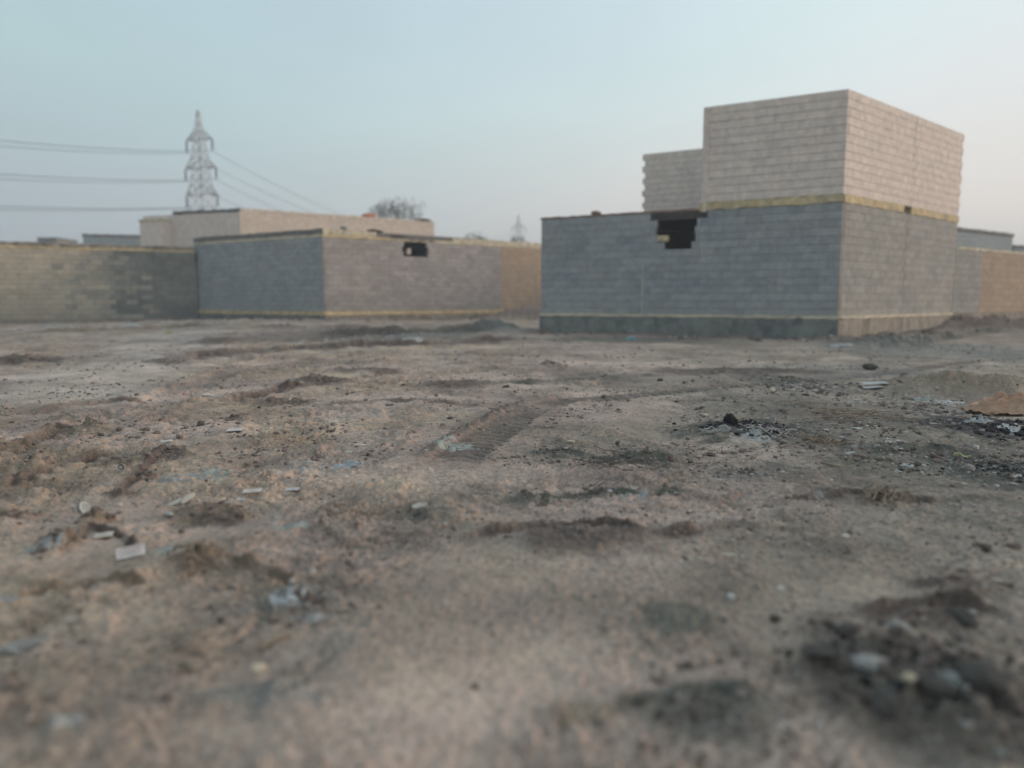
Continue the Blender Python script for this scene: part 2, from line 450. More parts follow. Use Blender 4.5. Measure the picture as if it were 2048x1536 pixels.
def soil_material():
    m = MT('soil')
    a = m.n.new('ShaderNodeVertexColor'); a.layer_name = 'soil'
    n1 = m.noise(38, 6, .72); n2 = m.noise(130, 3, .7); n3 = m.noise(9, 4, .65); n4 = m.noise(1.7, 4, .6)
    patch = m.ramp(m.math('ADD', n4, m.math('MULTIPLY', m.math('SUBTRACT', m.noise(6, 3, .6), .5), .5)), .44, .60)                       # crumbly patches against trodden smooth ones
    c = m.gain(a.outputs[0], m.ramp(n1, .3, .6, .72, 1.16))
    c = m.gain(c, m.ramp(n2, .3, .62, .74, 1.16))
    c = m.mix(m.ramp(n3, .52, .75, 0, .3), c, (.37, .295, .25))
    crumbs = m.ramp(m.noise(46, 3, .75, dist=.4), .47, .38)
    c = m.mix(m.math('MULTIPLY', crumbs, m.math('ADD', m.math('MULTIPLY', patch, .62), .05)), c, (.10, .075, .062))
    fine = m.ramp(m.noise(105, 2, .6), .42, .34)
    c = m.mix(m.math('MULTIPLY', fine, m.math('ADD', m.math('MULTIPLY', patch, .5), .05)), c, (.10, .08, .07))
    c = m.mix(m.ramp(m.noise(80, 1, .5), .68, .73, 0, .6), c, (.50, .45, .40))
    return m.finish(c, .96, ((n1, .7, .010), (n2, .6, .0025)), .15)


def plain(name, col, var=.25, scale=14, rough=.9, bump=.4, spec=.25, metal=0, stain=None, rnd=.0, bd=.006):
    m = MT(name)
    n1 = m.noise(scale, 5, .65); n2 = m.noise(scale * 7, 3, .6)
    c = m.mix(1.0, col, col)
    c = m.gain(c, m.ramp(n1, .3, .7, 1 - var, 1 + var))
    if stain: c = m.mix(m.ramp(m.noise(scale * .35, 5, .7), .5, .68, 0, .8), c, stain)
    if rnd:
        oi = m.n.new('ShaderNodeObjectInfo'); g = m.n.new('ShaderNodeNewGeometry')
        s = m.math('FRACT', m.math('ADD', oi.outputs['Random'], g.outputs['Random Per Island']))
        c = m.gain(c, m.ramp(s, 0, 1, 1 - rnd, 1 + rnd))
    return m.finish(c, rough, ((n1, bump, bd), (n2, bump, bd * .35)), spec, metal)


def block_material(name, col, alt, rnd=.12, lowcol=None):
    """cast blocks: pitted, each its own shade, dusted with mud low down and streaked"""
    m = MT(name)
    oi = m.n.new('ShaderNodeObjectInfo'); g = m.n.new('ShaderNodeNewGeometry')
    s = m.math('FRACT', m.math('ADD', oi.outputs['Random'], g.outputs['Random Per Island']))
    s2 = m.math('FRACT', m.math('MULTIPLY', s, 7.31))
    n1 = m.noise(1.1, 5, .6); n2 = m.noise(45, 4, .7); n3 = m.noise(6, 4, .6)
    c = m.mix(m.ramp(n1, .35, .65), col, alt)
    c = m.mix(m.ramp(s2, .7, 1, 0, .5), c, alt)
    c = m.gain(c, m.ramp(s, 0, 1, 1 - rnd, 1 + rnd))
    c = m.gain(c, m.ramp(n3, .3, .7, .84, 1.14)); c = m.gain(c, m.ramp(n2, .3, .7, .86, 1.12))
    if lowcol:
        sx = m.n.new('ShaderNodeSeparateXYZ'); m.l.new(m._g.outputs['Position'], sx.inputs[0])
        hgt = m.math('ADD', sx.outputs[2], m.math('MULTIPLY', n1, 2.2))
        c = m.mix(m.ramp(hgt, 2.3, 1.3, 0, .55), c, lowcol)
    return m.finish(c, .93, ((n3, .25, .01), (n2, .5, .004)), .2)


M = {}
M['soil'] = soil_material()
M['new_block'] = block_material('pale_concrete_block', (.72, .595, .52), (.67, .565, .50), .03)
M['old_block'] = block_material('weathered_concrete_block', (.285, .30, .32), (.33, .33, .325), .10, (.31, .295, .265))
M['tan_block'] = block_material('warm_lit_mud_block', (.54, .44, .325), (.43, .37, .295), .12, (.28, .25, .205))  # tan joins mud with warm side light put into the colour
M['char_block'] = block_material('smoke_blackened_block', (.055, .048, .042), (.09, .08, .07), .2)
M['warmlit_block'] = block_material('warm_lit_weathered_block', (.36, .325, .29), (.31, .295, .275), .09)  # right-facing copy of the weathered block, warm light mixed into its colour
M['mud_block'] = block_material('greenish_mud_block', (.31, .29, .245), (.37, .32, .265), .10)
M['cream_block'] = block_material('cream_block', (.66, .54, .44), (.62, .51, .42), .04)
M['dark_block'] = block_material('dark_block', (.19, .188, .17), (.25, .24, .21), .11, (.16, .16, .145))  # darker block tone, used towards the right end of the long wall
M['mortar'] = plain('grey_mortar', (.17, .16, .15), .2, 9)
M['band'] = plain('ochre_mortar_band', (.56, .43, .25), .3, 5, stain=(.34, .29, .225), bump=.8)
M['paleband'] = plain('pale_mortar_band', (.56, .48, .35), .25, 4, stain=(.32, .30, .26), bump=.8)
M['slab'] = plain('concrete_slab_edge', (.17, .16, .15), .25, 4, stain=(.10, .095, .09))
M['pinkslab'] = plain('reddish_mortar_cap', (.29, .19, .155), .25, 6, stain=(.18, .15, .13))
M['found'] = plain('rough_foundation_concrete', (.20, .205, .19), .35, 3.2, stain=(.055, .07, .068), bump=.9, bd=.02)
M['found_tan'] = plain('mud_splashed_foundation', (.30, .255, .21), .3, 3.2, stain=(.15, .125, .105), bump=.9, bd=.02)
M['palemortar'] = plain('pale_grey_mortar', (.40, .39, .37), .2, 8, stain=(.24, .25, .26))
M['steel'] = plain('grey_steel', (.36, .335, .35), .1, 3, .6, .1)
M['cable'] = plain('dark_cable', (.06, .065, .07), .1, 3, .6, .1)
M['clod'] = plain('dry_clod', (.25, .20, .172), .3, 30, rnd=.35, bump=.7)
M['clod_mid'] = plain('brown_clod', (.16, .125, .105), .3, 30, rnd=.4, bump=.7)
M['clod_dark'] = plain('dark_clod', (.135, .105, .09), .3, 30, rnd=.35, bump=.7)
M['pebble'] = plain('pale_pebble', (.34, .32, .29), .25, 30, rnd=.3)
M['scrap'] = plain('pale_litter_scrap', (.42, .40, .37), .2, 20, .7, rnd=.35, stain=(.22, .19, .16))
M['char'] = plain('charred_bits', (.014, .014, .016), .3, 30, .7, rnd=.3)
M['paper'] = plain('dirty_paper', (.56, .50, .46), .12, 12, .8, .2, stain=(.40, .34, .29))
M['tile'] = plain('beige_tile_shard', (.52, .46, .38), .12, 14, .6, .2, stain=(.36, .30, .24))
M['greenplastic'] = plain('dusty_green_sheet', (.29, .31, .275), .2, 10, .65, .4, stain=(.24, .23, .20))
M['blueplastic'] = plain('dusty_pale_blue_bag', (.33, .355, .36), .22, 12, .6, .4, stain=(.24, .21, .18))
M['greyplastic'] = plain('dusty_grey_bag', (.30, .30, .285), .25, 12, .65, .4, stain=(.22, .20, .18))
M['whiteplastic'] = plain('white_plastic', (.50, .50, .49), .12, 12, .45, .2)
M['whitedusty'] = plain('dusty_white_plastic', (.46, .45, .43), .2, 12, .6, .2, stain=(.28, .24, .20))
M['blackplastic'] = plain('black_plastic', (.02, .02, .022), .2, 12, .4, .2)
M['turq'] = plain('turquoise_plastic', (.08, .38, .42), .15, 10, .5, .2)
M['orange_cloth'] = plain('faded_orange_cloth', (.44, .28, .19), .25, 6, .9, .4, stain=(.24, .145, .10), bd=.01)
M['redcloth'] = plain('faded_red_cloth', (.48, .17, .10), .2, 6, .9, .3)
M['darkcloth'] = plain('dark_ragged_sacking', (.055, .045, .04), .3, 8, .95, .4)
M['stone'] = plain('grey_stone', (.27, .26, .24), .25, 16, .9, .7, stain=(.17, .14, .115))
M['creamstone'] = plain('cream_stone', (.60, .49, .36), .12, 16, .9, .5)
M['darkstone'] = plain('dark_clinker', (.085, .075, .066), .3, 16, .9, .9)
M['wood'] = plain('weathered_wood', (.27, .21, .155), .25, 20, .85, .5)
M['redprint'] = plain('faded_red_print', (.36, .12, .10), .2, 20, .8, .1)
M['yellow'] = plain('yellow_green_scrap', (.34, .34, .15), .1, 20, .6, .1)
M['bark'] = plain('bark', (.10, .08, .065), .3, 8)
M['leaf'] = plain('dusty_leaves', (.12, .125, .09), .3, 3, rnd=.4)
M['bluewall'] = plain('blue_grey_render', (.20, .235, .25), .1, 1.5)


# ------------------------------------------------------------------ object helpers
def tag(o, label=None, cat=None, group=None, kind=None):
    if label: o['label'] = label
    if cat: o['category'] = cat
    if group: o['group'] = group
    if kind: o['kind'] = kind
    return o


def link(name, me, parent=None, loc=None, rot=None, scale=None):
    o = bpy.data.objects.new(name, me); COL.objects.link(o)
    if parent: o.parent = parent
    if loc is not None: o.location = loc
    if rot is not None: o.rotation_euler = rot
    if scale is not None: o.scale = scale
    return o


def empty(name, loc=(0, 0, 0)):
    o = bpy.data.objects.new(name, None); COL.objects.link(o); o.location = loc; o.empty_display_size = .2
    return o


def mesh(name, V, Fc, mat, smooth=False):
    me = bpy.data.meshes.new(name)
    me.from_pydata([tuple(v) for v in V], [], [tuple(f) for f in Fc])
    if mat: me.materials.append(mat)
    me.polygons.foreach_set('use_smooth', [smooth] * len(me.polygons))
    me.update(); return me


def mesh_np(name, V, Fq, mat, smooth=False):
    """V (n,3), Fq (m,k) arrays"""
    me = bpy.data.meshes.new(name)
    n, m, k = len(V), len(Fq), Fq.shape[1]
    me.vertices.add(n); me.vertices.foreach_set('co', V.astype(np.float32).ravel())
    me.loops.add(m * k); me.loops.foreach_set('vertex_index', Fq.astype(np.int32).ravel())
    me.polygons.add(m); me.polygons.foreach_set('loop_start', np.arange(0, m * k, k, dtype=np.int32))
    me.polygons.foreach_set('loop_total', np.full(m, k, dtype=np.int32))
    me.polygons.foreach_set('use_smooth', np.full(m, smooth, dtype=bool))
    if mat: me.materials.append(mat)
    me.update(calc_edges=True); me.validate(); return me


BOXF = np.array([(0, 3, 2, 1), (4, 5, 6, 7), (0, 1, 5, 4), (1, 2, 6, 5), (2, 3, 7, 6), (3, 0, 4, 7)])
BOXV = np.array([(-.5, -.5, -.5), (.5, -.5, -.5), (.5, .5, -.5), (-.5, .5, -.5), (-.5, -.5, .5), (.5, -.5, .5), (.5, .5, .5), (-.5, .5, .5)])


def bevel_block(sx, sy, sz, b, seed):
    """box with chamfered edges: 24 vertices"""
    r = random.Random(seed); V = []; idx = {}
    for x in (-1, 1):
        for y in (-1, 1):
            for z in (-1, 1):
                for ax in range(3):
                    p = [x * (sx / 2 - b), y * (sy / 2 - b), z * (sz / 2 - b)]
                    p[ax] = (x, y, z)[ax] * (sx, sy, sz)[ax] / 2
                    p = [q + r.uniform(-.25, .25) * b for q in p]
                    idx[(x, y, z, ax)] = len(V); V.append(p)
    Fc = []
    for ax in range(3):
        o1, o2 = [(1, 2), (2, 0), (0, 1)][ax]
        for s in (-1, 1):
            q = []
            for a, c in ((-1, -1), (1, -1), (1, 1), (-1, 1)):
                k = [0, 0, 0]; k[ax] = s; k[o1] = a; k[o2] = c; q.append(idx[(*k, ax)])
            Fc.append(q if s > 0 else q[::-1])
    for ax in range(3):
        o1, o2 = [(1, 2), (2, 0), (0, 1)][ax]
        for a in (-1, 1):
            for c in (-1, 1):
                def I(s, which):
                    k = [0, 0, 0]; k[ax] = s; k[o1] = a; k[o2] = c; return idx[(*k, which)]
                q = [I(-1, o1), I(1, o1), I(1, o2), I(-1, o2)]
                Fc.append(q if a * c > 0 else q[::-1])
    for x in (-1, 1):
        for y in (-1, 1):
            for z in (-1, 1):
                q = [idx[(x, y, z, 0)], idx[(x, y, z, 1)], idx[(x, y, z, 2)]]
                Fc.append(q if x * y * z > 0 else q[::-1])
    return V, Fc


BL, BH, BT = .40, .20, .15
_bm = {}


def block_mesh(mat, full):
    k = (mat, full)
    if k not in _bm:
        L = []
        for s in range(4):
            V, Fc = bevel_block((BL if full else BL / 2) - .002, BT, BH - .011, .0035, s + 3)
            L.append(mesh('block', V, Fc, M[mat]))
        _bm[k] = L
    return _bm[k]


class Wall:
    """blocks laid between two ground points; P0->P1 runs so that the outside is on the right hand"""
    def __init__(s, P0, P1):
        s.p = Vector((P0[0], P0[1], 0)); d = Vector((P1[0] - P0[0], P1[1] - P0[1], 0))
        s.L = d.length; s.d = d.normalized(); s.n = Vector((s.d.y, -s.d.x, 0)); s.a = math.atan2(s.d.y, s.d.x); s.bh = .2

    def s_at(s, u, v=600):
        r = ray(u, v); rx, ry = r.x, r.y
        det = s.d.x * (-ry) - s.d.y * (-rx)
        return (-s.p.x * (-ry) + s.p.y * (-rx)) / det

    def z_at(s, u, v):
        q = s.p + s.d * s.s_at(u, v); r = ray(u, v); return EYE + r.z * (q.y / r.y)

    def pt(s, t, z, out=0): return s.p + s.d * t + s.n * out + Vector((0, 0, z))

    def layout(s, z0, rows, mat, s0=0, s1=None, holes=(), jag0=False, jag1=False, gapcol=None, cornergap=False, seed=1):
        r = random.Random(seed); s1 = s.L if s1 is None else s1; out = []
        for i in range(rows):
            a = s0; e = s1
            if jag1: e = s1 + (0.12 if (i % 2 == (rows - 1) % 2) else 0) * r.uniform(.7, 1.1)
            if jag0: a = s0 - (0.09 if i % 2 else 0) * r.uniform(.7, 1.1)
            cuts = []
            x = a + (BL / 2 if (i % 2 and not jag0) else BL)
            if cornergap and i in cornergap: out.append((a + .0, a + .10, i)); a = a + .125
            while x < e - .06: cuts.append(x + r.uniform(-.012, .012)); x += BL
            segs = []; q = a
            for c in cuts:
                if c - q > .07: segs.append((q, c)); q = c
            segs.append((q, e))
            if gapcol:
                g = gapcol + (.07 if i % 2 else -.05) + r.uniform(-.015, .015); w = r.uniform(.010, .03); ns = []
                for (b, c) in segs:
                    if b < g < c:
                        ns += [(b, g - w / 2), (g + w / 2, c)]
                        if r.random() < .5 and c - g > .2: ns[-1:] = [(g + w / 2, g + w / 2 + .07), (g + w / 2 + .082, c)]
                    else: ns.append((b, c))
                segs = ns
            for (b, c) in segs:
                parts = [(b, c)]
                for (h0, h1, r0, r1) in holes:
                    if r0 <= i <= r1:
                        np_ = []
                        for (b2, c2) in parts:
                            if c2 <= h0 or b2 >= h1: np_.append((b2, c2))
                            else:
                                if b2 < h0 - .04: np_.append((b2, h0))
                                if c2 > h1 + .04: np_.append((h1, c2))
                        parts = np_
                out += [(b2, c2, i) for b2, c2 in parts if c2 - b2 > .03]
        return [(s, b, c, z0 + (i + .5) * s.bh, mat) for b, c, i in out]

    def box(s, name, mat, parent, a, b, z0, z1, o0, o1, lumps=0, kind=None, cut=.15):
        """slab along the wall from a to b, from o0 to o1 outwards; lumps = surface unevenness"""
        n = max(1, int((b - a) / cut)) if lumps else 1
        V = []; Fc = []
        r = random.Random(hash((round(a, 2), round(z0, 2))) & 255)
        for i in range(n + 1):
            t = a + (b - a) * i / n
            for z, o in ((z0, o0), (z0, o1), (z1, o1), (z1, o0)):
                j = r.uniform(-1, 1) * lumps; k = r.uniform(-1, 1) * lumps
                p = s.pt(t, z + (j if o == o1 else 0), o + (k if o == o1 else 0)) - parent.location; V.append(p)
        for i in range(n):
            for k in range(4): q = i * 4; Fc.append((q + k, q + 4 + k, q + 4 + (k + 1) % 4, q + (k + 1) % 4))
        Fc.append((0, 1, 2, 3)); q = n * 4; Fc.append((q + 3, q + 2, q + 1, q))
        o = link(name, mesh(name, V, Fc, M[mat]), parent)
        if kind: o['kind'] = kind
        return o


def emit_blocks(blocks, parent, cap=300, seed=5):
    """the nearest blocks become single parts, the others one joined part"""
    r = random.Random(seed)
    eye = Vector((0, 0, EYE))
    blocks = sorted(blocks, key=lambda q: (q[0].pt((q[1] + q[2]) / 2, q[3]) - eye).length / math.sqrt(min(1, (q[2] - q[1]) / BL)))
    rest = []
    for k, (w, b, c, z, mat) in enumerate(blocks):
        L = c - b; ang = w.a + r.uniform(-.003, .003)
        ctr = w.pt((b + c) / 2, z + r.uniform(-.001, .001), -BT / 2 + r.uniform(-.0018, .0018))
        if k < cap:
            full = L > .26; me = block_mesh(mat, full)[r.randrange(4)]
            link('block', me, parent, ctr - parent.location, (0, 0, ang + (math.pi if r.random() < .5 else 0)), ((L - .002) / ((BL if full else BL / 2) - .002), 1, w.bh / BH))
        else: rest.append((w, ctr, L, ang, mat))
    by = {}
    for q in rest: by.setdefault(q[4], []).append(q)
    for mat, qs in by.items():
        Vs = []; Fs = []
        for i, (w, ctr, L, ang, _) in enumerate(qs):
            v = BOXV * np.array((L - .002, BT, w.bh - .011)); ca, sa = math.cos(ang), math.sin(ang)
            v = np.stack((v[:, 0] * ca - v[:, 1] * sa, v[:, 0] * sa + v[:, 1] * ca, v[:, 2]), 1) + np.array(ctr - parent.location)
            Vs.append(v); Fs.append(BOXF + 8 * i)
        o = link('block_courses', mesh_np('block_courses', np.concatenate(Vs), np.concatenate(Fs), M[mat]), parent)
        o['kind'] = 'stuff'


def poly_slab(name, mat, parent, pts, z0, z1):
    n = len(pts); V = [Vector((p[0], p[1], z0)) - parent.location for p in pts] + [Vector((p[0], p[1], z1)) - parent.location for p in pts]
    Fc = [tuple(range(n))[::-1], tuple(range(n, 2 * n))] + [(i, (i + 1) % n, n + (i + 1) % n, n + i) for i in range(n)]
    return link(name, mesh(name, V, Fc, M[mat]), parent)


def core(w, parent, a, b, z0, z1, holes=(), z_base=None):
    """recessed mortar behind the blocks, cut round the openings"""
    zs = sorted({z0, z1, *[z_base + r0 * BH for (_, _, r0, _) in holes], *[z_base + (r1 + 1) * BH for (_, _, _, r1) in holes]} if holes else {z0, z1})
    zs = [z for z in zs if z0 <= z <= z1]
    V = []; Fc = []
    for za, zb in zip(zs[:-1], zs[1:]):
        spans = [(a, b)]
        for (h0, h1, r0, r1) in holes:
            if z_base + r0 * BH <= (za + zb) / 2 <= z_base + (r1 + 1) * BH:
                ns = []
                for (x0, x1) in spans:
                    if x1 <= h0 or x0 >= h1: ns.append((x0, x1))
                    else:
                        if x0 < h0: ns.append((x0, h0))
                        if x1 > h1: ns.append((h1, x1))
                spans = ns
        for (x0, x1) in spans:
            k = len(V)
            for z in (za, zb):
                for (t, o) in ((x0 + .004, -.008), (x1 - .004, -.008), (x1 - .004, -BT + .012), (x0 + .004, -BT + .012)):
                    V.append(w.pt(t, z, o) - parent.location)
            Fc += [tuple(k + i for i in f) for f in ((0, 3, 2, 1), (4, 5, 6, 7), (0, 1, 5, 4), (1, 2, 6, 5), (2, 3, 7, 6), (3, 0, 4, 7))]
    return link('mortar', mesh('mortar', V, Fc, M['mortar']), parent)


# ================================================================== GROUND
def build_ground():
    def geo(a, b, n): return np.geomspace(a, b, n, endpoint=False)
    rad = np.concatenate((geo(.25, 1.25, 16), geo(1.25, 2.5, 120), geo(2.5, 9, 600), geo(9, 32, 330), geo(32, 1500, 40), [1500.]))
    half = R(42)
    front = np.linspace(-half, half, 800)
    back = np.linspace(half, 2 * np.pi - half, 92)[1:-1]
    th = np.concatenate((front, back))
    nt, nr = len(th), len(rad)
    T, Q = np.meshgrid(th, rad)
    x = (np.sin(T) * Q); y = (np.cos(T) * Q)
    z, C = ground_field(x.ravel(), y.ravel(), True)
    V = np.stack((x.ravel(), y.ravel(), z), 1)
    V = np.concatenate((V, [[0, 0, 0.0]]))
    i, j = np.meshgrid(np.arange(nr - 1), np.arange(nt), indexing='ij')
    a = i * nt + j; b = i * nt + (j + 1) % nt
    Fq = np.stack((a, b, b + nt, a + nt), -1).reshape(-1, 4)[:, ::-1]
    me = bpy.data.meshes.new('ground')
    jj = np.arange(nt); fan = np.stack((np.full(nt, len(V) - 1), (jj + 1) % nt, jj), 1)
    nq, nf = len(Fq), len(fan)
    me.vertices.add(len(V)); me.vertices.foreach_set('co', V.astype(np.float32).ravel())
    me.loops.add(nq * 4 + nf * 3)
    me.loops.foreach_set('vertex_index', np.concatenate((Fq.ravel(), fan.ravel())).astype(np.int32))
    me.polygons.add(nq + nf)
    me.polygons.foreach_set('loop_start', np.concatenate((np.arange(nq) * 4, nq * 4 + np.arange(nf) * 3)).astype(np.int32))
    me.polygons.foreach_set('loop_total', np.concatenate((np.full(nq, 4), np.full(nf, 3))).astype(np.int32))
    me.polygons.foreach_set('use_smooth', np.ones(nq + nf, dtype=bool))
    me.update(calc_edges=True)
    at = me.color_attributes.new('soil', 'FLOAT_COLOR', 'POINT')
    cc = np.ones((len(V), 4), dtype=np.float32); cc[:-1, :3] = C; cc[-1, :3] = C[0]
    at.data.foreach_set('color', cc.ravel())
    me.materials.append(M['soil'])
    tag(link('ground', me), kind='structure')


build_ground()

# ================================================================== HOUSE ON THE RIGHT
ZB = 0.53                                   # top of the foundations
C0 = Vector((8.06, 18.4, 0)); A0 = Vector((0.88, 22.5, 0))
dR = Vector((math.cos(R(40.5)), math.sin(R(40.5)), 0))
_w = Wall(C0, C0 + dR)
LR = _w.s_at(1916, 436)
E0 = C0 + dR * LR
house = empty('block_house', (C0.x, C0.y, 0))
tag(house, 'half built two storey block house with dark lower walls, ochre band and pale upper storey', 'house')
wl_ = Wall(A0, C0); wr = Wall(C0, E0)
wb = Wall(E0, A0 + dR * LR); wback = Wall(A0 + dR * LR, A0)
zw = ZB + 14 * BH
sq = wl_.s_at(1402, 410)                    # where the upper storey starts on the left face
Q0 = wl_.pt(sq, 0)
h0, h1 = wl_.s_at(1312, 450), wl_.s_at(1392, 450); n0, n1 = wl_.s_at(1325, 485), wl_.s_at(1383, 485)
holeR = ((h0 + .04, h1, 10, 10), (h0, h1 - .03, 11, 11), (h0 + .03, h1 + .03, 12, 12), (n0 + .05, n1, 9, 9))
blocks = []
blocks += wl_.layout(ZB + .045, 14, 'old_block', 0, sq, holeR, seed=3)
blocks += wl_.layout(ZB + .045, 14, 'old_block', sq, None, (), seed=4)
blocks += wr.layout(ZB + .045, 14, 'warmlit_block', 0, None, (), seed=5, gapcol=LR * .50)
zcap = zt = ZB + .045 + 14 * BH
ZU = zt + .195
upper = []
UR = 12
wu_l = Wall(Q0, C0); wur = Wall(C0, E0); wu_l.bh = wur.bh = UH = .2045
G0 = Q0 + dR * LR
kink = Q0 + dR * 5.56
P2 = kink + (A0 - C0).normalized() * 5.35
wu2 = Wall(P2, kink); wu2.bh = UH
upper += wu_l.layout(ZU, UR, 'new_block', 0, None, seed=8)
upper += wur.layout(ZU, UR, 'new_block', 0, None, seed=9, gapcol=LR * .535, jag1=True, cornergap=(9, 7))
upper += wu2.layout(ZU, UR, 'new_block', 0, None, seed=10, jag0=True)
rs_ = random.Random(12)
blocks = [(w, b, c, z, 'dark_block' if w is wl_ and h0 - .6 < (b + c) / 2 < h1 + .55 and z > ZB + 8.2 * BH and rs_.random() < .0 else m_) for (w, b, c, z, m_) in blocks]
blocks = [(w, b, c, z, 'char_block' if w is wl_ and h0 - .35 < (b + c) / 2 < h1 + .25 and z > ZB + 13 * BH else m_) for (w, b, c, z, m_) in blocks]
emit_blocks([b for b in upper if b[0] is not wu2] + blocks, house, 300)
emit_blocks([b for b in upper if b[0] is wu2], house, 0)
core(wl_, house, 0, sq, ZB + .045, ZB + .045 + 14 * BH, holeR, ZB + .045)
core(wl_, house, sq, wl_.L, ZB + .045, zt)
core(wr, house, 0.02, wr.L, ZB + .045, zt); core(wr, house, 0.02, wr.L, ZU, ZU + UR * UH); core(wu_l, house, 0, wu_l.L, ZU, ZU + UR * UH)
core(wu2, house, 0, wu2.L, ZU, ZU + UR * UH)
# sides and back that stand out of sight
for w_, za, zb_, mt in ((wb, 0, ZU + UR * UH, 'new_block'), (wback, 0, zcap + .012, 'old_block'), (Wall(kink, Q0), zw, ZU + UR * UH, 'new_block'), (Wall(A0 + dR * LR, P2 + dR * .1), zw, ZU + UR * UH, 'new_block')):
    w_.box('rear_wall', mt, house, .16 if w_ is wb else 0, w_.L - (.16 if w_ is wback else 0), za, zb_ - .01, -.15, -.002)
wl_.box('band', 'band', house, sq - .05, wl_.L + .012, zt, zt + .192, -.16, .020, .016)
wr.box('band', 'band', house, .03, wr.s_at(1808, 415), zt, zt + .192, -.16, .020, .012)
wr.box('band', 'band', house, wr.s_at(1822, 418), LR + .02, zt, zt + .192, -.16, .020, .012)
wl_.box('base_band', 'paleband', house, -.02, wl_.L + .012, ZB, ZB + .075, -.16, .036, .012)
for sv_ in (wl_.s_at(1285, 580),): wl_.box('mortar_smear', 'palemortar', house, sv_ - .03, sv_ + .03, ZB + .08, ZB + 1.5, -.05, .006, .01)
wr.box('mortar_smear', 'found_tan', house, .012, .15, ZB + .08, zt - .005, -.05, .009, .012)
wr.box('base_band', 'paleband', house, .02, LR, ZB, ZB + .075, -.16, .036, .012)
wl_.box('foundation', 'found', house, -.03, wl_.L + .03, -.5, ZB - .003, -.25, .030, .016)
wr.box('foundation', 'found_tan', house, .05, LR, -.5, ZB - .003, -.25, .028, .020)
zcap = ZB + .045 + 14 * BH
wl_.box('roof_cap', 'pinkslab', house, -.03, sq - .06, zcap + .003, zcap + .062, -.2, .012, .010)
poly_slab('roof_slab', 'slab', house, [A0 + dR * .16 + wl_.d * .16, Q0 + dR * .16, Q0 + dR * (LR - .2), A0 + dR * (LR - .2) + wl_.d * .16], zcap + .005, zcap + .06)
poly_slab('roof_slab', 'slab', house, [Q0 + dR * .2 + wl_.d * .2, C0 + dR * .2 - wl_.d * .2, E0 - dR * .2 - wl_.d * .2, G0 - dR * .2 + wl_.d * .2], zt + .07, zt + .2)
# a wedge of broken brick in the window opening and a small lump on the wall top
for (t, z, s_, mt, lb) in ((h0 + .17, ZB + .045 + 10 * BH + .10, (.34, .14, .17), 'band', 'ochre mortared brick left in the opening'),):
    V, Fc = bevel_block(*s_, .02, 77); o = link('sill_brick', mesh('sill_brick', V, Fc, M[mt]), house, wl_.pt(t, z, -.09) - house.location, (0, 0, wl_.a)); o['label'] = lb
p = wl_.pt(wl_.s_at(1190, 432), zcap + .06, -.1)

# ================================================================== HOUSE ON THE LEFT
C1 = Vector((-7.12, 28.2, 0)); A1 = Vector((-13.75, 32.45, 0)); D1 = Vector((2.6, 36.0, 0))
hl = empty('block_house', (C1.x, C1.y, .2))
tag(hl, 'low unfinished house of grey blocks with ochre base line and a square black window hole', 'house')
w1 = Wall(A1, C1); w2 = Wall(C1, D1)
zb1 = .50
Lh0, Lh1 = w2.s_at(807, 490), w2.s_at(856, 490)
sX = w2.s_at(1001, 500)
holeL = ((Lh0, Lh1, 11, 11), (Lh0 - .06, Lh1 + .02, 12, 12), (Lh0 + .03, Lh1 - .08, 13, 13))
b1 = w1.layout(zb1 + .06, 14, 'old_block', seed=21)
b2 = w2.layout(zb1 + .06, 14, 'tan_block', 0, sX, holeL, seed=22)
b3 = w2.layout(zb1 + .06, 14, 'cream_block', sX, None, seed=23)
z14 = zb1 + .06 + 14 * BH
M['mauve_block'] = block_material('warm_lit_mauve_block', (.37, .325, .31), (.33, .295, .275), .12, (.27, .245, .225))  # right face of the left house, its warm light painted into the colour
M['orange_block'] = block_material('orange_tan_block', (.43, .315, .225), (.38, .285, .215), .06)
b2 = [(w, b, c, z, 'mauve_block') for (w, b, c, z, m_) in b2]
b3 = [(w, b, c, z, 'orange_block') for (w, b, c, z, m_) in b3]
emit_blocks(b1 + b2, hl, 300); emit_blocks(b3, hl, 0)
core(w1, hl, 0, w1.L, zb1 + .06, z14); core(w2, hl, .02, w2.L, zb1 + .06, z14, holeL, zb1 + .06)
w1.box('band', 'paleband', hl, 0, w1.L, z14, z14 + .10, -.2, .02, .012)
w2.box('band', 'band', hl, .02, w2.s_at(778, 478), z14, z14 + .10, -.2, .02, .012)
w2.box('band', 'paleband', hl, w2.s_at(868, 482), w2.L, z14, z14 + .10, -.2, .02, .012)
w1.box('roof_edge', 'slab', hl, 0, w1.L, z14 + .10, z14 + .30, -.25, .012, .015)
w2.box('roof_edge', 'paleband', hl, .02, w2.s_at(752, 462), z14 + .10, z14 + .30, -.25, .012, .02)
w2.box('roof_edge', 'tan_block', hl, w2.s_at(752, 462), w2.s_at(868, 470), z14 - .0, z14 + .10, -.25, -.02, .03)
w2.box('roof_edge', 'paleband', hl, w2.s_at(905, 470), w2.L, z14 + .10, z14 + .26, -.25, .012, .02)
w1.box('base_band', 'band', hl, 0, w1.L + .02, zb1 - .08, zb1 + .058, -.2, .03, .016)
w2.box('mortar_smear', 'found_tan', hl, .02, .075, zb1 + .07, z14 - .005, -.05, .012, .012)
w2.box('base_band', 'band', hl, .03, w2.L, zb1 - .08, zb1 + .058, -.2, .03, .016)
w1.box('foundation', 'found', hl, 0, w1.L, -.6, zb1 - .083, -.25, .012, .01)
w2.box('foundation', 'found_tan', hl, .03, w2.L, -.6, zb1 - .083, -.25, .012, .01)
d2 = w2.d
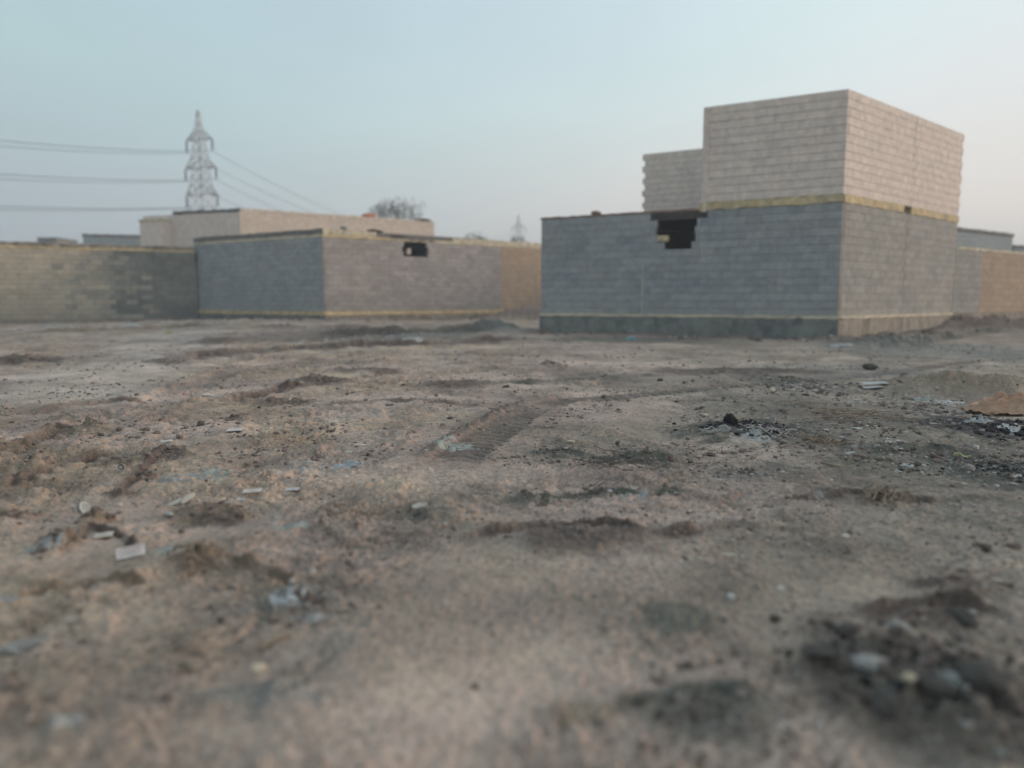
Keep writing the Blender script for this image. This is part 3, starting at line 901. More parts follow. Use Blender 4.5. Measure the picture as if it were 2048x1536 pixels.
poly_slab('roof_slab', 'slab', hl, [A1 + d2 * .3 + w1.d * .2, C1 + d2 * .3, C1 + d2 * 7.5, A1 + d2 * 7.5 + w1.d * .2], z14 + .11, z14 + .28)
rb = Wall(C1 + d2 * 7.5, A1 + d2 * 7.5); RB0 = .3
rq = ray(821, 503); sv = rb.s_at(821, 503); zv = rb.z_at(821, 503)
rb.box('rear_wall', 'old_block', hl, RB0, sv - .14, -.3, z14 + .1, -.15, 0); rb.box('rear_wall', 'old_block', hl, sv + .14, rb.L, -.3, z14 + .1, -.15, 0)
rb.box('rear_wall', 'old_block', hl, sv - .138, sv + .138, -.3, zv - .14, -.15, 0); rb.box('rear_wall', 'old_block', hl, sv - .138, sv + .138, zv + .14, z14 + .1, -.15, 0)
Wall(A1 + d2 * 7.5, A1).box('rear_wall', 'old_block', hl, .16, 7.3, -.3, z14 + .1, -.15, 0)
Wall(D1, D1 + Vector((-.5, .86, 0)) * 6).box('rear_wall', 'old_block', hl, .16, 6, -.3, z14 + .1, -.15, 0)

# ================================================================== PALE HOUSE BEHIND IT
C2 = Vector((-14.15, 39.2, 0)); D2 = Vector((-4.75, 45.9, 0)); A2 = Vector((-20.1, 41.2, 0))
hb = empty('block_house', (C2.x, C2.y, 0))
tag(hb, 'pale cream and grey block building standing taller behind the low left house', 'house')
wA, wB = Wall(A2, C2), Wall(C2, D2)
zr = 5.75; rows = 26
emit_blocks(wA.layout(zr - rows * BH - .2, rows, 'new_block', jag0=True, seed=31) + wB.layout(zr - rows * BH - .2, rows, 'cream_block', seed=32), hb, 0)
core(wA, hb, 0, wA.L, 0, zr - .2); core(wB, hb, .02, wB.L, 0, zr - .2)
wA.box('roof_edge', 'slab', hb, wA.s_at(345, 410), wA.L, zr - .198, zr - .02, -.2, .01, .03); wB.box('roof_edge', 'cream_block', hb, .03, wB.L, zr - .198, zr - .0, -.2, .012, .02)
Wall(D2, D2 + Vector((-6, 9, 0))).box('rear_wall', 'cream_block', hb, .16, 10, 0, zr - .2, -.15, 0)
Wall(A2 + Vector((.3, 8, 0)), A2).box('rear_wall', 'new_block', hb, .1, 7.8, 0, zr - .4, -.15, 0)
lowb = empty('outbuilding', (-20.9, 40.0, 0)); tag(lowb, 'low pale rendered outbuilding stepping down at the left end of the tall pale house', 'outbuilding')
p_a = at_y(279, 445, 40.6); p_b = at_y(322, 445, 40.0)
wS = Wall((p_a.x, p_a.y), (p_b.x, p_b.y)); zs_ = at_y(300, 443, 40.3).z
wS.box('wall', 'new_block', lowb, 0, wS.L, 0, zs_, -3, 0, 0); wS.box('roof_edge', 'paleband', lowb, -.05, wS.L + .03, zs_ + .002, zs_ + .12, -3.05, .04, .02)

# ================================================================== LONG WALL ON THE LEFT (three straight runs)
def compound(name, label, pts, zb_, rows, mats, top_mat, cap, seed, base=None, cat='wall', bandmat='band'):
    o = empty(name, (pts[0][0], pts[0][1], 0)); tag(o, label, cat)
    bl = []
    for k, (p, q) in enumerate(zip(pts[:-1], pts[1:])):
        w = Wall(p, q); rr = random.Random(seed)
        for (w_, b_, c_, z_, m_) in w.layout(zb_, rows, mats[k], seed=seed + k):
            q_ = w.pt((b_ + c_) / 2, z_); uu = CX + F_PX * q_.x / (q_.y * cp); t_ = (uu - 150) / 210 + rr.gauss(0, .16) + .12 * math.sin(uu / 17)
            bl.append((w_, b_, c_, z_, 'tan_block' if t_ < .15 else 'mud_block' if t_ < .55 else 'dark_block'))
        core(w, o, 0, w.L, zb_, zb_ + rows * BH)
        w.box('coping', bandmat, o, 0, w.L, zb_ + rows * BH, zb_ + rows * BH + .10, -.2, .02, .015)
        w.box('coping', top_mat, o, 0, w.L, zb_ + rows * BH + .10, zb_ + rows * BH + .24, -.2, .012, .03)
        w.box('foundation', 'found_tan' if k == 0 else 'found', o, 0, w.L, -.6, zb_ - .003, -.22, .02, .02)
    emit_blocks(bl, o, cap)
    return o


W_ = [at_y(u, 600, Y) for u, Y in ((-420, 26.4), (394, 32.2))]
lw = compound('compound_wall', 'long block wall, tan from mud and painted warm light, at the left edge, turning dark towards its right end', [(p.x, p.y) for p in W_], .22, 14,
              ['tan_block'], 'found_tan', 300, 41)

# ================================================================== RIGHT SIDE: YARD WALL AND HOUSES BEYOND
yw0 = E0 + wr.d * .03; yw1 = at_y(2300, 600, 34.0)
wy = Wall((yw0.x, yw0.y), (yw1.x, yw1.y))
yd = empty('yard_wall', (yw0.x, yw0.y, 0)); tag(yd, 'lower tan block yard wall running on from the right end of the tall house', 'wall')
sy = wy.s_at(1962, 560)
emit_blocks(wy.layout(ZB + .045, 10, 'warmlit_block', 0, sy, seed=51) + wy.layout(ZB + .045, 10, 'orange_block', sy, wy.L, seed=52), yd, 300)
core(wy, yd, 0, wy.L, ZB + .045, ZB + .045 + 10 * BH)
wy.box('foundation', 'found_tan', yd, 0, wy.L, -.5, ZB + .042, -.22, .03, .02)
wy.box('coping', 'paleband', yd, 0, wy.L, ZB + .045 + 10 * BH, ZB + .12 + 10 * BH, -.18, .015, .015)


def simple_house(name, label, u0, v0, u1, v1, Y0, Y1, mat, deep=6, cat='house', rows=True):
    a = at_y(u0, v0, Y0); b = at_y(u1, v1, Y1); o = empty(name, (a.x, a.y, 0)); tag(o, label, cat)
    w = Wall((a.x, a.y), (b.x, b.y)); z = (a.z + b.z) / 2
    n = int(z / BH)
    emit_blocks(w.layout(z - .16 - n * BH, n, mat, seed=int(Y0)), o, 0); core(w, o, 0, w.L, 0, z - .16)
    w.box('roof_edge', 'slab', o, -.05, w.L + .05, z - .158, z, -deep, .04, .02)
    Wall(w.pt(w.L, 0), w.pt(w.L, 0) - w.n * deep).box('side_wall', mat, o, .16, deep, 0, z - .16, -.15, 0)
    Wall(w.pt(0, 0) - w.n * deep, w.pt(0, 0)).box('side_wall', mat, o, 0, deep - .16, 0, z - .16, -.15, 0)
    return o, w, z


M['bluish_block'] = block_material('bluish_block', (.29, .325, .34), (.31, .33, .33), .05)
simple_house('block_house', 'plain blue grey block house behind the yard wall at the right', 1905, 450, 2026, 471, 33, 36.5, 'bluish_block')
simple_house('block_house', 'dark blue grey low house at the very right edge beyond the yard wall', 2029, 488, 2200, 500, 42, 45, 'bluish_block')
simple_house('block_house', 'distant low flat roofed house showing above the long left wall', 165, 469, 290, 469, 52, 53, 'bluish_block', 5)
simple_house('shed', 'small dark distant shed just above the long left wall near the left edge', 75, 475, 112, 475, 62, 62, 'dark_block', 3, 'shed')


# ================================================================== PYLONS AND CABLES
def bar(V, Fc, a, b, r, n=4):
    a = Vector(a); b = Vector(b); d = (b - a).normalized(); u = d.orthogonal().normalized(); w = d.cross(u)
    k = len(V)
    for p in (a, b):
        for i in range(n): t = 2 * math.pi * i / n; V.append(p + (u * math.cos(t) + w * math.sin(t)) * r)
    for i in range(n): Fc.append((k + i, k + (i + 1) % n, k + n + (i + 1) % n, k + n + i))
    Fc.append(tuple(k + i for i in range(n))[::-1]); Fc.append(tuple(k + n + i for i in range(n)))


def tube(pts, r, n=6):
    V = []; Fc = []; 
    for i, p in enumerate(pts):
        p = Vector(p); d = (Vector(pts[min(i + 1, len(pts) - 1)]) - Vector(pts[max(i - 1, 0)])).normalized()
        u = d.cross(Vector((0, 0, 1))); u = u.normalized() if u.length > 1e-3 else Vector((1, 0, 0)); w = d.cross(u)
        rr = r[i] if isinstance(r, (list, tuple)) else r
        for k in range(n): t = 2 * math.pi * k / n; V.append(p + (u * math.cos(t) + w * math.sin(t)) * rr)
    for i in range(len(pts) - 1):
        for k in range(n): Fc.append((i * n + k, i * n + (k + 1) % n, (i + 1) * n + (k + 1) % n, (i + 1) * n + k))
    Fc.append(tuple(range(n))[::-1]); m = (len(pts) - 1) * n; Fc.append(tuple(m + k for k in range(n)))
    return V, Fc


HP = 28.0
ARMS = [(24.0, 2.3), (20.0, 2.75), (16.2, 2.8)]


def pylon(loc, rz, label, parts=True):
    root = empty('pylon', loc); root.rotation_euler = (0, 0, rz); tag(root, label, 'pylon')

    def hw(z): return 2.4 - (2.4 - .75) * min(1, z / 21) if z < 21 else .75 * (1 - (z - 21) / (HP - 21)) + .12
    V, Fc = [], []
    lv = [0, 3.5, 6.6, 9.2, 11.6, 13.9, 16.2, 17.5, 18.7, 20.0, 21.4, 22.7, 24.0, 25.3, 26.6, HP]
    for sx in (-1, 1):
        for sy in (-1, 1):
            V2, F2 = [], []
            for a, b in zip(lv[:-1], lv[1:]): bar(V2, F2, (sx * hw(a), sy * hw(a), a), (sx * hw(b), sy * hw(b), b), .06)
            link('leg', mesh('leg', V2, F2, M['steel']), root)
    for i, (a, b) in enumerate(zip(lv[:-1], lv[1:])):
        A, B = hw(a), hw(b)
        for (x0, y0, x1, y1) in ((-1, -1, 1, -1), (-1, 1, 1, 1), (-1, -1, -1, 1), (1, -1, 1, 1)):
            bar(V, Fc, (x0 * A, y0 * A, a), (x1 * B, y1 * B, b), .04); bar(V, Fc, (x1 * A, y1 * A, a), (x0 * B, y0 * B, b), .04)
            bar(V, Fc, (x0 * B, y0 * B, b), (x1 * B, y1 * B, b), .04)
    link('lattice', mesh('lattice', V, Fc, M['steel']), root)
    for (z, L) in ARMS:
        V, Fc = [], []
        for sx in (-1, 1):
            for sy in (-1, 1):
                bar(V, Fc, (sx * hw(z), sy * hw(z), z), (sx * L, 0, z), .09); bar(V, Fc, (sx * hw(z + 1.3), sy * hw(z + 1.3), z + 1.3), (sx * L, 0, z), .08)
                for t in (.33, .66):
                    bar(V, Fc, (sx * (hw(z) + t * (L - hw(z))), sy * hw(z) * (1 - t), z), (sx * (hw(z + 1.3) + (t) * (L - hw(z + 1.3))), sy * hw(z + 1.3) * (1 - t), z + 1.3 * (1 - t)), .05)
            bar(V, Fc, (sx * L * .6, -hw(z) * .4, z), (sx * L * .6, hw(z) * .4, z), .05)
        arm = link('crossarm', mesh('crossarm', V, Fc, M['steel']), root)
        for sx in (-1, 1):
            V, Fc = [], []
            for k in range(7): bar(V, Fc, (sx * L, 0, z - .15 - k * .22), (sx * L, 0, z - .3 - k * .22), .16, 6)
            bar(V, Fc, (sx * L, 0, z), (sx * L, 0, z - 1.75), .04)
            link('insulator', mesh('insulator', V, Fc, M['cable']), root)
    return root


PY = [Vector((-94, -21, 0)), Vector((at_y(404, 400, 110).x, 110, 0)), Vector((at_y(1037, 440, 241).x, 241, 0))]
line_a = math.atan2(PY[2].y - PY[1].y, PY[2].x - PY[1].x)
# insulator tips lie across the line of the cables
rz = line_a - math.pi / 2
pylon(PY[1], rz, 'steel lattice electricity pylon rising behind the pale house on the left')
pylon(PY[2], rz, 'faint very distant lattice pylon between the two block houses')
for k, (z, L) in enumerate(ARMS):
    for sx, side_ in ((-1, 'left'), (1, 'right')):
        ends = [p + Vector((math.cos(rz) * sx * L, math.sin(rz) * sx * L, z - 1.8)) for p in PY]
        
        pts = []
        for a, b, sag in ((ends[0], ends[1], 6.6 - k * .7), (ends[1], ends[2], 7.5)):
            for i in range(31):
                t = i / 30
                if pts and i == 0: continue
                q = a.lerp(b, t); q.z -= 4 * sag * t * (1 - t); pts.append(q)
        V, Fc = tube(pts, .035, 4)
        tag(link('power_cable', mesh('power_cable', V, Fc, M['cable'])), 'thin sagging overhead cable hung from the %s tip of the %s pylon crossarm' % (side_, ('topmost', 'middle', 'lowest')[k]), 'cable', 'overhead power cables')


# ================================================================== DISTANT TREES
def tree(name, label, u, v_top, Y, w, seed, flat=.55, dens=900, vb=None):
    top = at_y(u, v_top, Y); h = top.z; r = random.Random(seed)
    root = empty(name, (top.x, Y, 0)); tag(root, label, 'tree')
    V, Fc = [], []; tips = []

    def limb(p, d, L, rad, n):
        q = p + d * L; bar(V, Fc, p, q, rad, 5)
        if n == 0: tips.append(q); return
        for _ in range(3):
            e = (d + Vector((r.uniform(-1, 1), r.uniform(-1, 1), r.uniform(-.2, .5))) * .75).normalized(); limb(q, e, L * r.uniform(.6, .8), rad * .6, n - 1)
    limb(Vector((0, 0, 0)), Vector((0, 0, 1)), h * .40, .14, 3)
    V = [Vector((q.x * .55, q.y * .55, min(q.z, h - .2))) for q in V]
    link('trunk', mesh('trunk', V, Fc, M['bark']), root)
    vs = []; 
    for _ in range(dens):
        t = r.choice(tips) if r.random() < .0 else None
        if t is None:
            a = r.uniform(0, 6.28); q = math.sqrt(r.random()); zz = r.uniform(-1, 1) * math.sqrt(max(0, 1 - q * q))
            ex_ = .75 + .5 * float(pnoise(np.array([math.cos(a) * 1.5 + seed]), np.array([math.sin(a) * 1.5 + zz * 1.3]))[0])
            p = Vector((math.cos(a) * q * w / 2 * ex_, math.sin(a) * q * w / 2 * ex_, h - w * flat * .6 + zz * w * flat * .6 * ex_))
            if pnoise(np.array([p.x * .9 + seed]), np.array([p.z * 1.6 + p.y * .7]))[0] + .6 * pnoise(np.array([p.x * 2.3]), np.array([p.z * 3 + p.y]))[0] < .0: continue
        else: p = Vector((t.x * w / 5, t.y * w / 5, min(t.z, h - .1))) + Vector((r.gauss(0, .35), r.gauss(0, .35), r.gauss(0, .25)))
        s = r.uniform(.05, .13); e = Euler((r.uniform(0, 6), r.uniform(0, 6), r.uniform(0, 6)))
        for c in ((-s, -s * .6, 0), (s, -s * .5, 0), (s * .2, s, .05)): vs.append(p + Vector(c).copy().to_3d() if False else p + (e.to_matrix() @ Vector(c)))
    n = len(vs) // 3
    link('crown', mesh('crown', vs, [(3 * i, 3 * i + 1, 3 * i + 2) for i in range(n)], M['leaf']), root)


tree('tree', 'faint wide crowned tree in the haze behind the right end of the pale house', 788, 392, 95, 7.6, 3, .42, 3600)
tree('tree', 'small hazy treetop above the wall left of the gap between the houses', 952, 462, 80, 5, 4, .5, 2200)
tree('tree', 'tiny round hazy treetop in the gap just left of the right house', 1034, 468, 95, 3.0, 5, .7, 900)


# ================================================================== LITTER AND STONES
def place(me_name, me, pos, label, cat, mat=None, rot=(0, 0, 0), group=None, solid=0):
    o = link(me_name, me, None, pos, rot); tag(o, label, cat, group)
    if solid:
        md = o.modifiers.new('thickness', 'SOLIDIFY'); md.thickness = solid
    return o


def px_m(u, v, w): c = at_z(u, v, 0); return w * (c.y * cp + sp) / F_PX


def crumple(w, d, h, seed, n=26, holes=.0, shape=.35):
    """crumpled sheet lying on the ground: irregular outline, sharp folds"""
    r = nrg
    g = np.linspace(-1, 1, n); X, Y = np.meshgrid(g, g)
    a = np.arctan2(Y, X); rad = np.hypot(X, Y)
    k = 1 + shape * fbm(np.cos(a) * 1.3 + seed, np.sin(a) * 1.3, 1, 2, seed)
    sq_ = np.maximum(np.abs(X), np.abs(Y)); f = np.where(rad > 0, sq_ / np.maximum(rad, 1e-6), 1)
    x = X * (.35 + .65 * f) * k; y = Y * (.35 + .65 * f) * k
    x = x + .16 * fbm(X, Y, 1.5, 2, seed + 9); y = y + .16 * fbm(X, Y, 1.5, 2, seed + 5)
    z = .5 * (ridged(x + seed, y, 1.3, 3, seed) - .4) + .25 * np.abs(fbm(x, y, 3, 2, seed + 3)) * 2
    z = np.clip(z, 0, 1) * sst(1.25, .6, rad) + .03
    V = np.stack((x.ravel() * w / 2, y.ravel() * d / 2, z.ravel() * h), 1)
    i, j = np.meshgrid(np.arange(n - 1), np.arange(n - 1), indexing='ij'); q = (i * n + j).ravel()
    Fq = np.stack((q, q + 1, q + n + 1, q + n), 1)
    return V, Fq


def sheet(name, u, v, wpx, mat, label, cat, h=.03, asp=.8, seed=1, rz=0, sink=.004, thick=.0015):
    p = on_ground(u, v); w = px_m(u, v, wpx)
    V, Fq = crumple(w, w * asp, h, seed)
    ca, sa = math.cos(rz), math.sin(rz)
    wx, wy = V[:, 0] * ca - V[:, 1] * sa, V[:, 0] * sa + V[:, 1] * ca
    zg = ground_field(wx + p.x, wy + p.y)
    V = np.stack((wx, wy, zg - p.z + V[:, 2] - sink * (0 if h > .04 else 1)), 1)
    me = mesh_np(name, V, Fq, M[mat], True)
    return place(name, me, p, label, cat, solid=thick)


def shard(name, u, v, wpx, mat, label, cat, asp=.7, n=5, thick=.008, seed=1, tilt=(.1, .1), rz=None, group=None):
    r = random.Random(seed); p = on_ground(u, v); w = px_m(u, v, wpx)
    pts = []
    for i in range(n):
        a = 2 * math.pi * (i + r.uniform(-.28, .28)) / n; q = r.uniform(.8, 1.1)
        pts.append((math.cos(a) * w / 2 * q, math.sin(a) * w / 2 * asp * q))
    k = len(pts); b = thick * .25
    V = [(x, y, 0) for x, y in pts] + [(x, y, thick - b) for x, y in pts] + [(x * .95, y * .95, thick) for x, y in pts]
    Fc = [tuple(range(k))[::-1]] + [(i, (i + 1) % k, k + (i + 1) % k, k + i) for i in range(k)] + [(k + i, k + (i + 1) % k, 2 * k + (i + 1) % k, 2 * k + i) for i in range(k)] + [tuple(range(2 * k, 3 * k))]
    p.z += .5 * w * max(abs(tilt[0]) * asp, abs(tilt[1])) * .75
    return place(name, mesh(name, V, Fc, M[mat]), p, label, cat, rot=(tilt[0], tilt[1], r.uniform(0, 3) if rz is None else rz), group=group)


def ico(sub):
    t = (1 + 5 ** .5) / 2
    V = [Vector(v).normalized() for v in ((-1, t, 0), (1, t, 0), (-1, -t, 0), (1, -t, 0), (0, -1, t), (0, 1, t), (0, -1, -t), (0, 1, -t), (t, 0, -1), (t, 0, 1), (-t, 0, -1), (-t, 0, 1))]
    Fc = [(0, 11, 5), (0, 5, 1), (0, 1, 7), (0, 7, 10), (0, 10, 11), (1, 5, 9), (5, 11, 4), (11, 10, 2), (10, 7, 6), (7, 1, 8), (3, 9, 4), (3, 4, 2), (3, 2, 6), (3, 6, 8), (3, 8, 9), (4, 9, 5), (2, 4, 11), (6, 2, 10), (8, 6, 7), (9, 8, 1)]
    for _ in range(sub):
        mid = {}; nf = []

        def md(a, b):
            k = (min(a, b), max(a, b))
            if k not in mid: mid[k] = len(V); V.append(((V[a] + V[b]) / 2).normalized())
            return mid[k]
        for a, b, c in Fc: x, y, z = md(a, b), md(b, c), md(c, a); nf += [(a, x, z), (b, y, x), (c, z, y), (x, y, z)]
        Fc = nf
    return np.array([tuple(v) for v in V]), np.array(Fc)


def rock_verts(V, seed, ang=.35, fine=.12):
    r = np.random.RandomState(seed); out = V.copy()
    for _ in range(7):                                   # cut flat facets
        n = r.randn(3); n /= np.linalg.norm(n); d = r.uniform(.62, .9)
        h = out @ n; m = h > d; out[m] -= np.outer(h[m] - d, n)
    nn = fbm(V[:, 0] * 2 + V[:, 2] * 1.7, V[:, 1] * 2 - V[:, 2] * .9, 1.3, 3, seed)
    return out * (1 + ang * nn + fine * r.uniform(-1, 1, len(V)))[:, None]


I1, I2, I3 = ico(1), ico(2), ico(3)


def rock(name, u, v, wpx, mat, label, cat='stone', asp=(1, .8, .6), seed=1, sub=3, fine=.02, sink=.25, smooth=True):
    p = on_ground(u, v); w = px_m(u, v, wpx); V, Fc = (I2 if sub == 2 else I3)
    V = rock_verts(V, seed, .35, fine) * np.array(asp) * w / 2
    p.z += asp[2] * w / 2 * (1 - 2 * sink)
    return place(name, mesh_np(name, V, Fc, M[mat], smooth), p, label, cat, rot=(0, 0, seed * 1.3))


# --- flat pale pieces
def card_piece(u, v, wpx, label, mat='paper', asp=.6, rz=.3, tilt=(.05, -.04), name='paper_card', cat='card', printed=False, curl=.0):
    p = on_ground(u, v); w = px_m(u, v, wpx); d = w * min(1.1, asp * 1.2); tilt = (tilt[0] + .07, tilt[1])
    p.z = abs(math.sin(tilt[0])) * d * .35 + max(gz(p.x + i * w * .2, p.y + j * d * .25) for i in (-2, -1, 0, 1, 2) for j in (-1, 0, 1)) + .002
    root = empty(name, p)
    root.rotation_euler = (tilt[0], tilt[1], rz); tag(root, label, cat)
    n = 8; V = []; Fc = []
    for i in range(n + 1):
        t = i / n - .5
        for z in (0, .0022):
            for s in (-.5, .5): V.append((t * w, s * d, z + curl * w * (t * t * 4) + .0012 * math.sin(7 * t)))
    for i in range(n):
        a = i * 4; b = a + 4
        Fc += [(a, b, b + 1, a + 1)[::-1], (a + 2, a + 3, b + 3, b + 2)[::-1], (a, a + 2, b + 2, b)[::-1], (a + 1, b + 1, b + 3, a + 3)[::-1]]
    Fc += [(0, 1, 3, 2), (n * 4, n * 4 + 2, n * 4 + 3, n * 4 + 1)]
    link('sheet', mesh('sheet', V, Fc, M[mat]), root)
    if printed:
        V = []; Fc = []; r = random.Random(4)
        for row in range(3):
            x = -.38
            while x < .34:
                L = r.uniform(.03, .11); y = .25 - row * .25; k = len(V); zz = .0030 + curl * w * x * x * 4 + .0045
                V += [(x * w, y * d, zz), ((x + L) * w, y * d, zz), ((x + L) * w, (y + .045) * d, zz), (x * w, (y + .045) * d, zz)]; Fc.append((k, k + 1, k + 2, k + 3)); x += L + .03
        link('printing', mesh('printing', V, Fc, M['redprint']), root)
    return root


card_piece(262, 1112, 52, 'pinkish white printed card lying flat in the left foreground', printed=True, rz=.45, asp=.6, tilt=(.26, -.08))
card_piece(505, 995, 36, 'cream rectangular paper scrap on the crest of the brown mound', rz=.1, asp=.45)
card_piece(482, 991, 20, 'small folded paper scrap touching the left end of a larger cream one', rz=-.3, asp=.5, tilt=(.2, .1))
card_piece(585, 988, 30, 'thin cream paper strip alone to the right of the brown mound', rz=-.15, asp=.45)
card_piece(470, 866, 32, 'thin pale card flat on the dirt just below the dark clod', rz=.0, asp=.5)
card_piece(422, 789, 26, 'small bright paper scrap on the ridge beyond the dark clods', rz=-.5, asp=.6, tilt=(-.15, .1), mat='whitedusty')
card_piece(1748, 772, 48, 'long white flat board piece among the rubbish before the olive mound', rz=-.08, asp=.35, mat='whitedusty', name='board_scrap', cat='board')
card_piece(1746, 780, 42, 'second white board piece tucked nearer the camera beneath the long one', rz=.06, asp=.25, mat='whitedusty', name='board_scrap', cat='board')
card_piece(334, 886, 22, 'tiny pale card sliver above the dark left ridge', rz=.2, asp=.4)
card_piece(208, 1077, 34, 'dusty beige card half covered by dirt beside the left mounds', rz=.3, asp=.6, mat='tile')
shard('broken_shard', 352, 1011, 40, 'tile', 'long beige broken shard leaning at the left foot of the brown mound', 'shard', .35, 5, .012, 3, (.35, -.3), .6)
shard('broken_shard', 377, 1004, 34, 'tile', 'curved pointed beige shard standing up against the brown mound', 'shard', .45, 5, .012, 5, (.6, -.5), 1.0)
shard('broken_shard', 338, 1030, 26, 'whitedusty', 'small pale shard nearest the camera below the leaning pair', 'shard', .6, 6, .01, 6, (.1, .1))
shard('broken_shard', 668, 844, 30, 'tile', 'thin curved shard alone on the smooth dirt left of the tyre track', 'shard', .5, 6, .01, 7, (.12, .02), .1)
shard('broken_shard', 840, 1016, 38, 'tile', 'rounded beige shard beside a dark clump at the middle of the dirt', 'shard', .8, 7, .01, 8, (.18, 0), .2)
shard('broken_shard', 718, 892, 34, 'tile', 'flat beige shard between the pale blue bag and the green sheet', 'shard', .4, 5, .01, 9, (.06, .1), .3)
shard('broken_shard', 697, 897, 18, 'tile', 'small beige shard touching the left end of a flat longer one', 'shard', .8, 5, .01, 10, (.1, .1))
shard('broken_shard', 1142, 885, 18, 'tile', 'tiny white shard right of the tyre tread', 'shard', .5, 5, .01, 11, (.1, .1))
shard('broken_shard', 895, 830, 20, 'tile', 'little pale shard left of the track bend', 'shard', .5, 5, .01, 12, (.1, 0))
shard('broken_shard', 240, 1012, 12, 'tile', 'tiny cream chip near the left mounds', 'shard', .6, 5, .01, 14)
shard('broken_shard', 142, 1246, 20, 'tile', 'small cream chip alone in the left foreground dirt', 'shard', .7, 5, .01, 15, (.2, .1))
shard('broken_shard', 1458, 1112, 34, 'tile', 'blurred pale sliver in the middle right foreground', 'shard', .3, 5, .008, 16, (.05, .02), 0)
shard('broken_shard', 1462, 1199, 24, 'whitedusty', 'blurred white chip in the right foreground below the pale sliver', 'shard', .8, 6, .014, 17, (.1, .1))
shard('broken_shard', 1995, 1166, 26, 'tile', 'thin cream curl of litter above the dark heap at the right', 'shard', .3, 5, .01, 18, (.1, .2), -.3)
shard('broken_shard', 1410, 831, 24, 'tile', 'pale shard on the dirt behind the burnt patch', 'shard', .6, 5, .012, 19)
shard('broken_shard', 1660, 933, 40, 'wood', 'long splinter of wood pointing to the burnt ground', 'wood splinter', .12, 4, .012, 20, (.02, .1), -.5)

# --- sheets and bags
sheet('plastic_sheet', 905, 884, 118, 'greenplastic', 'dusty green plastic sheet pressed into the start of the tyre track', 'plastic sheet', .035, .75, 2, .2)
sheet('plastic_bag', 700, 926, 66, 'blueplastic', 'pale blue crumpled bag end on the grey litter patch in mid picture', 'plastic bag', .035, .8, 4, -.2)
sheet('plastic_bag', 612, 932, 80, 'greyplastic', 'flattened grey torn bag joined to the left of the pale blue one', 'plastic bag', .02, 1.1, 6)
sheet('plastic_bag', 372, 958, 120, 'greyplastic', 'ragged grey bag spread behind the brown mound on the left', 'plastic bag', .035, .9, 7, .1)
sheet('plastic_bag', 440, 950, 70, 'greenplastic', 'greenish bag scrap at the right end of the ragged grey bag', 'plastic bag', .03, .9, 8, .1)
sheet('plastic_bag', 578, 1056, 84, 'greenplastic', 'smooth pale green plastic bag right of the brown mound', 'plastic bag', .04, .5, 9, .25)
sheet('plastic_bag', 325, 1100, 80, 'greenplastic', 'flat grey green wrapper beside the printed card', 'wrapper', .025, .7, 10, .1)
sheet('plastic_bag', 85, 1087, 76, 'greyplastic', 'grey green torn bag against the left edge mound', 'plastic bag', .035, .6, 12, .3)
sheet('plastic_bag', 575, 1190, 76, 'whiteplastic', 'white crumpled plastic on the rubble pile in the left foreground', 'plastic bag', .035, .7, 12, .2)
sheet('plastic_bag', 618, 1238, 96, 'greyplastic', 'grey crumpled bag trodden in just below the white plastic', 'plastic bag', .028, .5, 13, .2)
sheet('wrapper', 10, 1196, 60, 'blueplastic', 'blue white wrapper cut by the left picture edge', 'wrapper', .03, .4, 14, .2)
sheet('wrapper', 1682, 692, 44, 'whitedusty', 'crumpled pale wrapper on the dirt before the corner of the tall house', 'wrapper', .11, .9, 15, 0)
sheet('wrapper', 1262, 679, 20, 'turq', 'small turquoise wrapper at the foot of the right house wall', 'wrapper', .14, .9, 16, 0)
sheet('plastic_bag', 1505, 873, 90, 'greyplastic', 'tangled grey plastic strips right before the burnt black patch', 'plastic bag', .035, 1.2, 17, 0)
sheet('plastic_bag', 1848, 800, 60, 'greenplastic', 'crumpled green grey bag at the foot of the olive mound', 'plastic bag', .08, .7, 18, .3)
sheet('plastic_bag', 1900, 806, 50, 'whitedusty', 'dirty white bag between the green grey bag and the orange cloth', 'plastic bag', .06, .8, 19, .1)
sheet('plastic_bag', 1955, 842, 56, 'greyplastic', 'grey bag lying on the black ash below the orange cloth', 'plastic bag', .09, .8, 20, .6)
sheet('plastic_bag', 2020, 858, 44, 'whitedusty', 'white torn bag in the black ash at the right edge', 'plastic bag', .05, .8, 21, .2)
sheet('wrapper', 1816, 930, 36, 'whiteplastic', 'small bright white wrapper beside the sooty ground', 'wrapper', .035, .7, 22, .3)
sheet('wrapper', 2030, 952, 34, 'whiteplastic', 'crumpled white wrapper on the blue black burnt patch', 'wrapper', .03, .7, 23, .3)
sheet('wrapper', 1975, 930, 26, 'whitedusty', 'narrow white wrapper at the left side of the blue black patch', 'wrapper', .02, .5, 24, .3)
sheet('wrapper', 1516, 948, 30, 'greyplastic', 'small bluish grey wrapper right of the mossy clumps', 'wrapper', .03, .7, 25, .3)
sheet('wrapper', 1640, 998, 26, 'blueplastic', 'small grey blue wrapper left of the twig heap', 'wrapper', .02, .7, 26, .3)
sheet('wrapper', 1270, 995, 90, 'greyplastic', 'flat grey wrapper pieces right of the mossy dark clump', 'wrapper', .02, .9, 27, .1)
sheet('plastic_bag', 828, 686, 44, 'whitedusty', 'pale bag on the rubble ridge in front of the left house', 'plastic bag', .2, .8, 28, .1)
sheet('plastic_bag', 262, 654, 30, 'whitedusty', 'white bag lying at the foot of the long left wall', 'plastic bag', .22, .8, 29, .1)
sheet('plastic_bag', 103, 652, 34, 'greyplastic', 'grey bag before the dark slot at the base of the long left wall', 'plastic bag', .2, .8, 30, .1)
sheet('wrapper', 338, 654, 12, 'yellow', 'tiny yellow green wrapper near the right end of the long wall', 'wrapper', .12, .8, 31, .1)
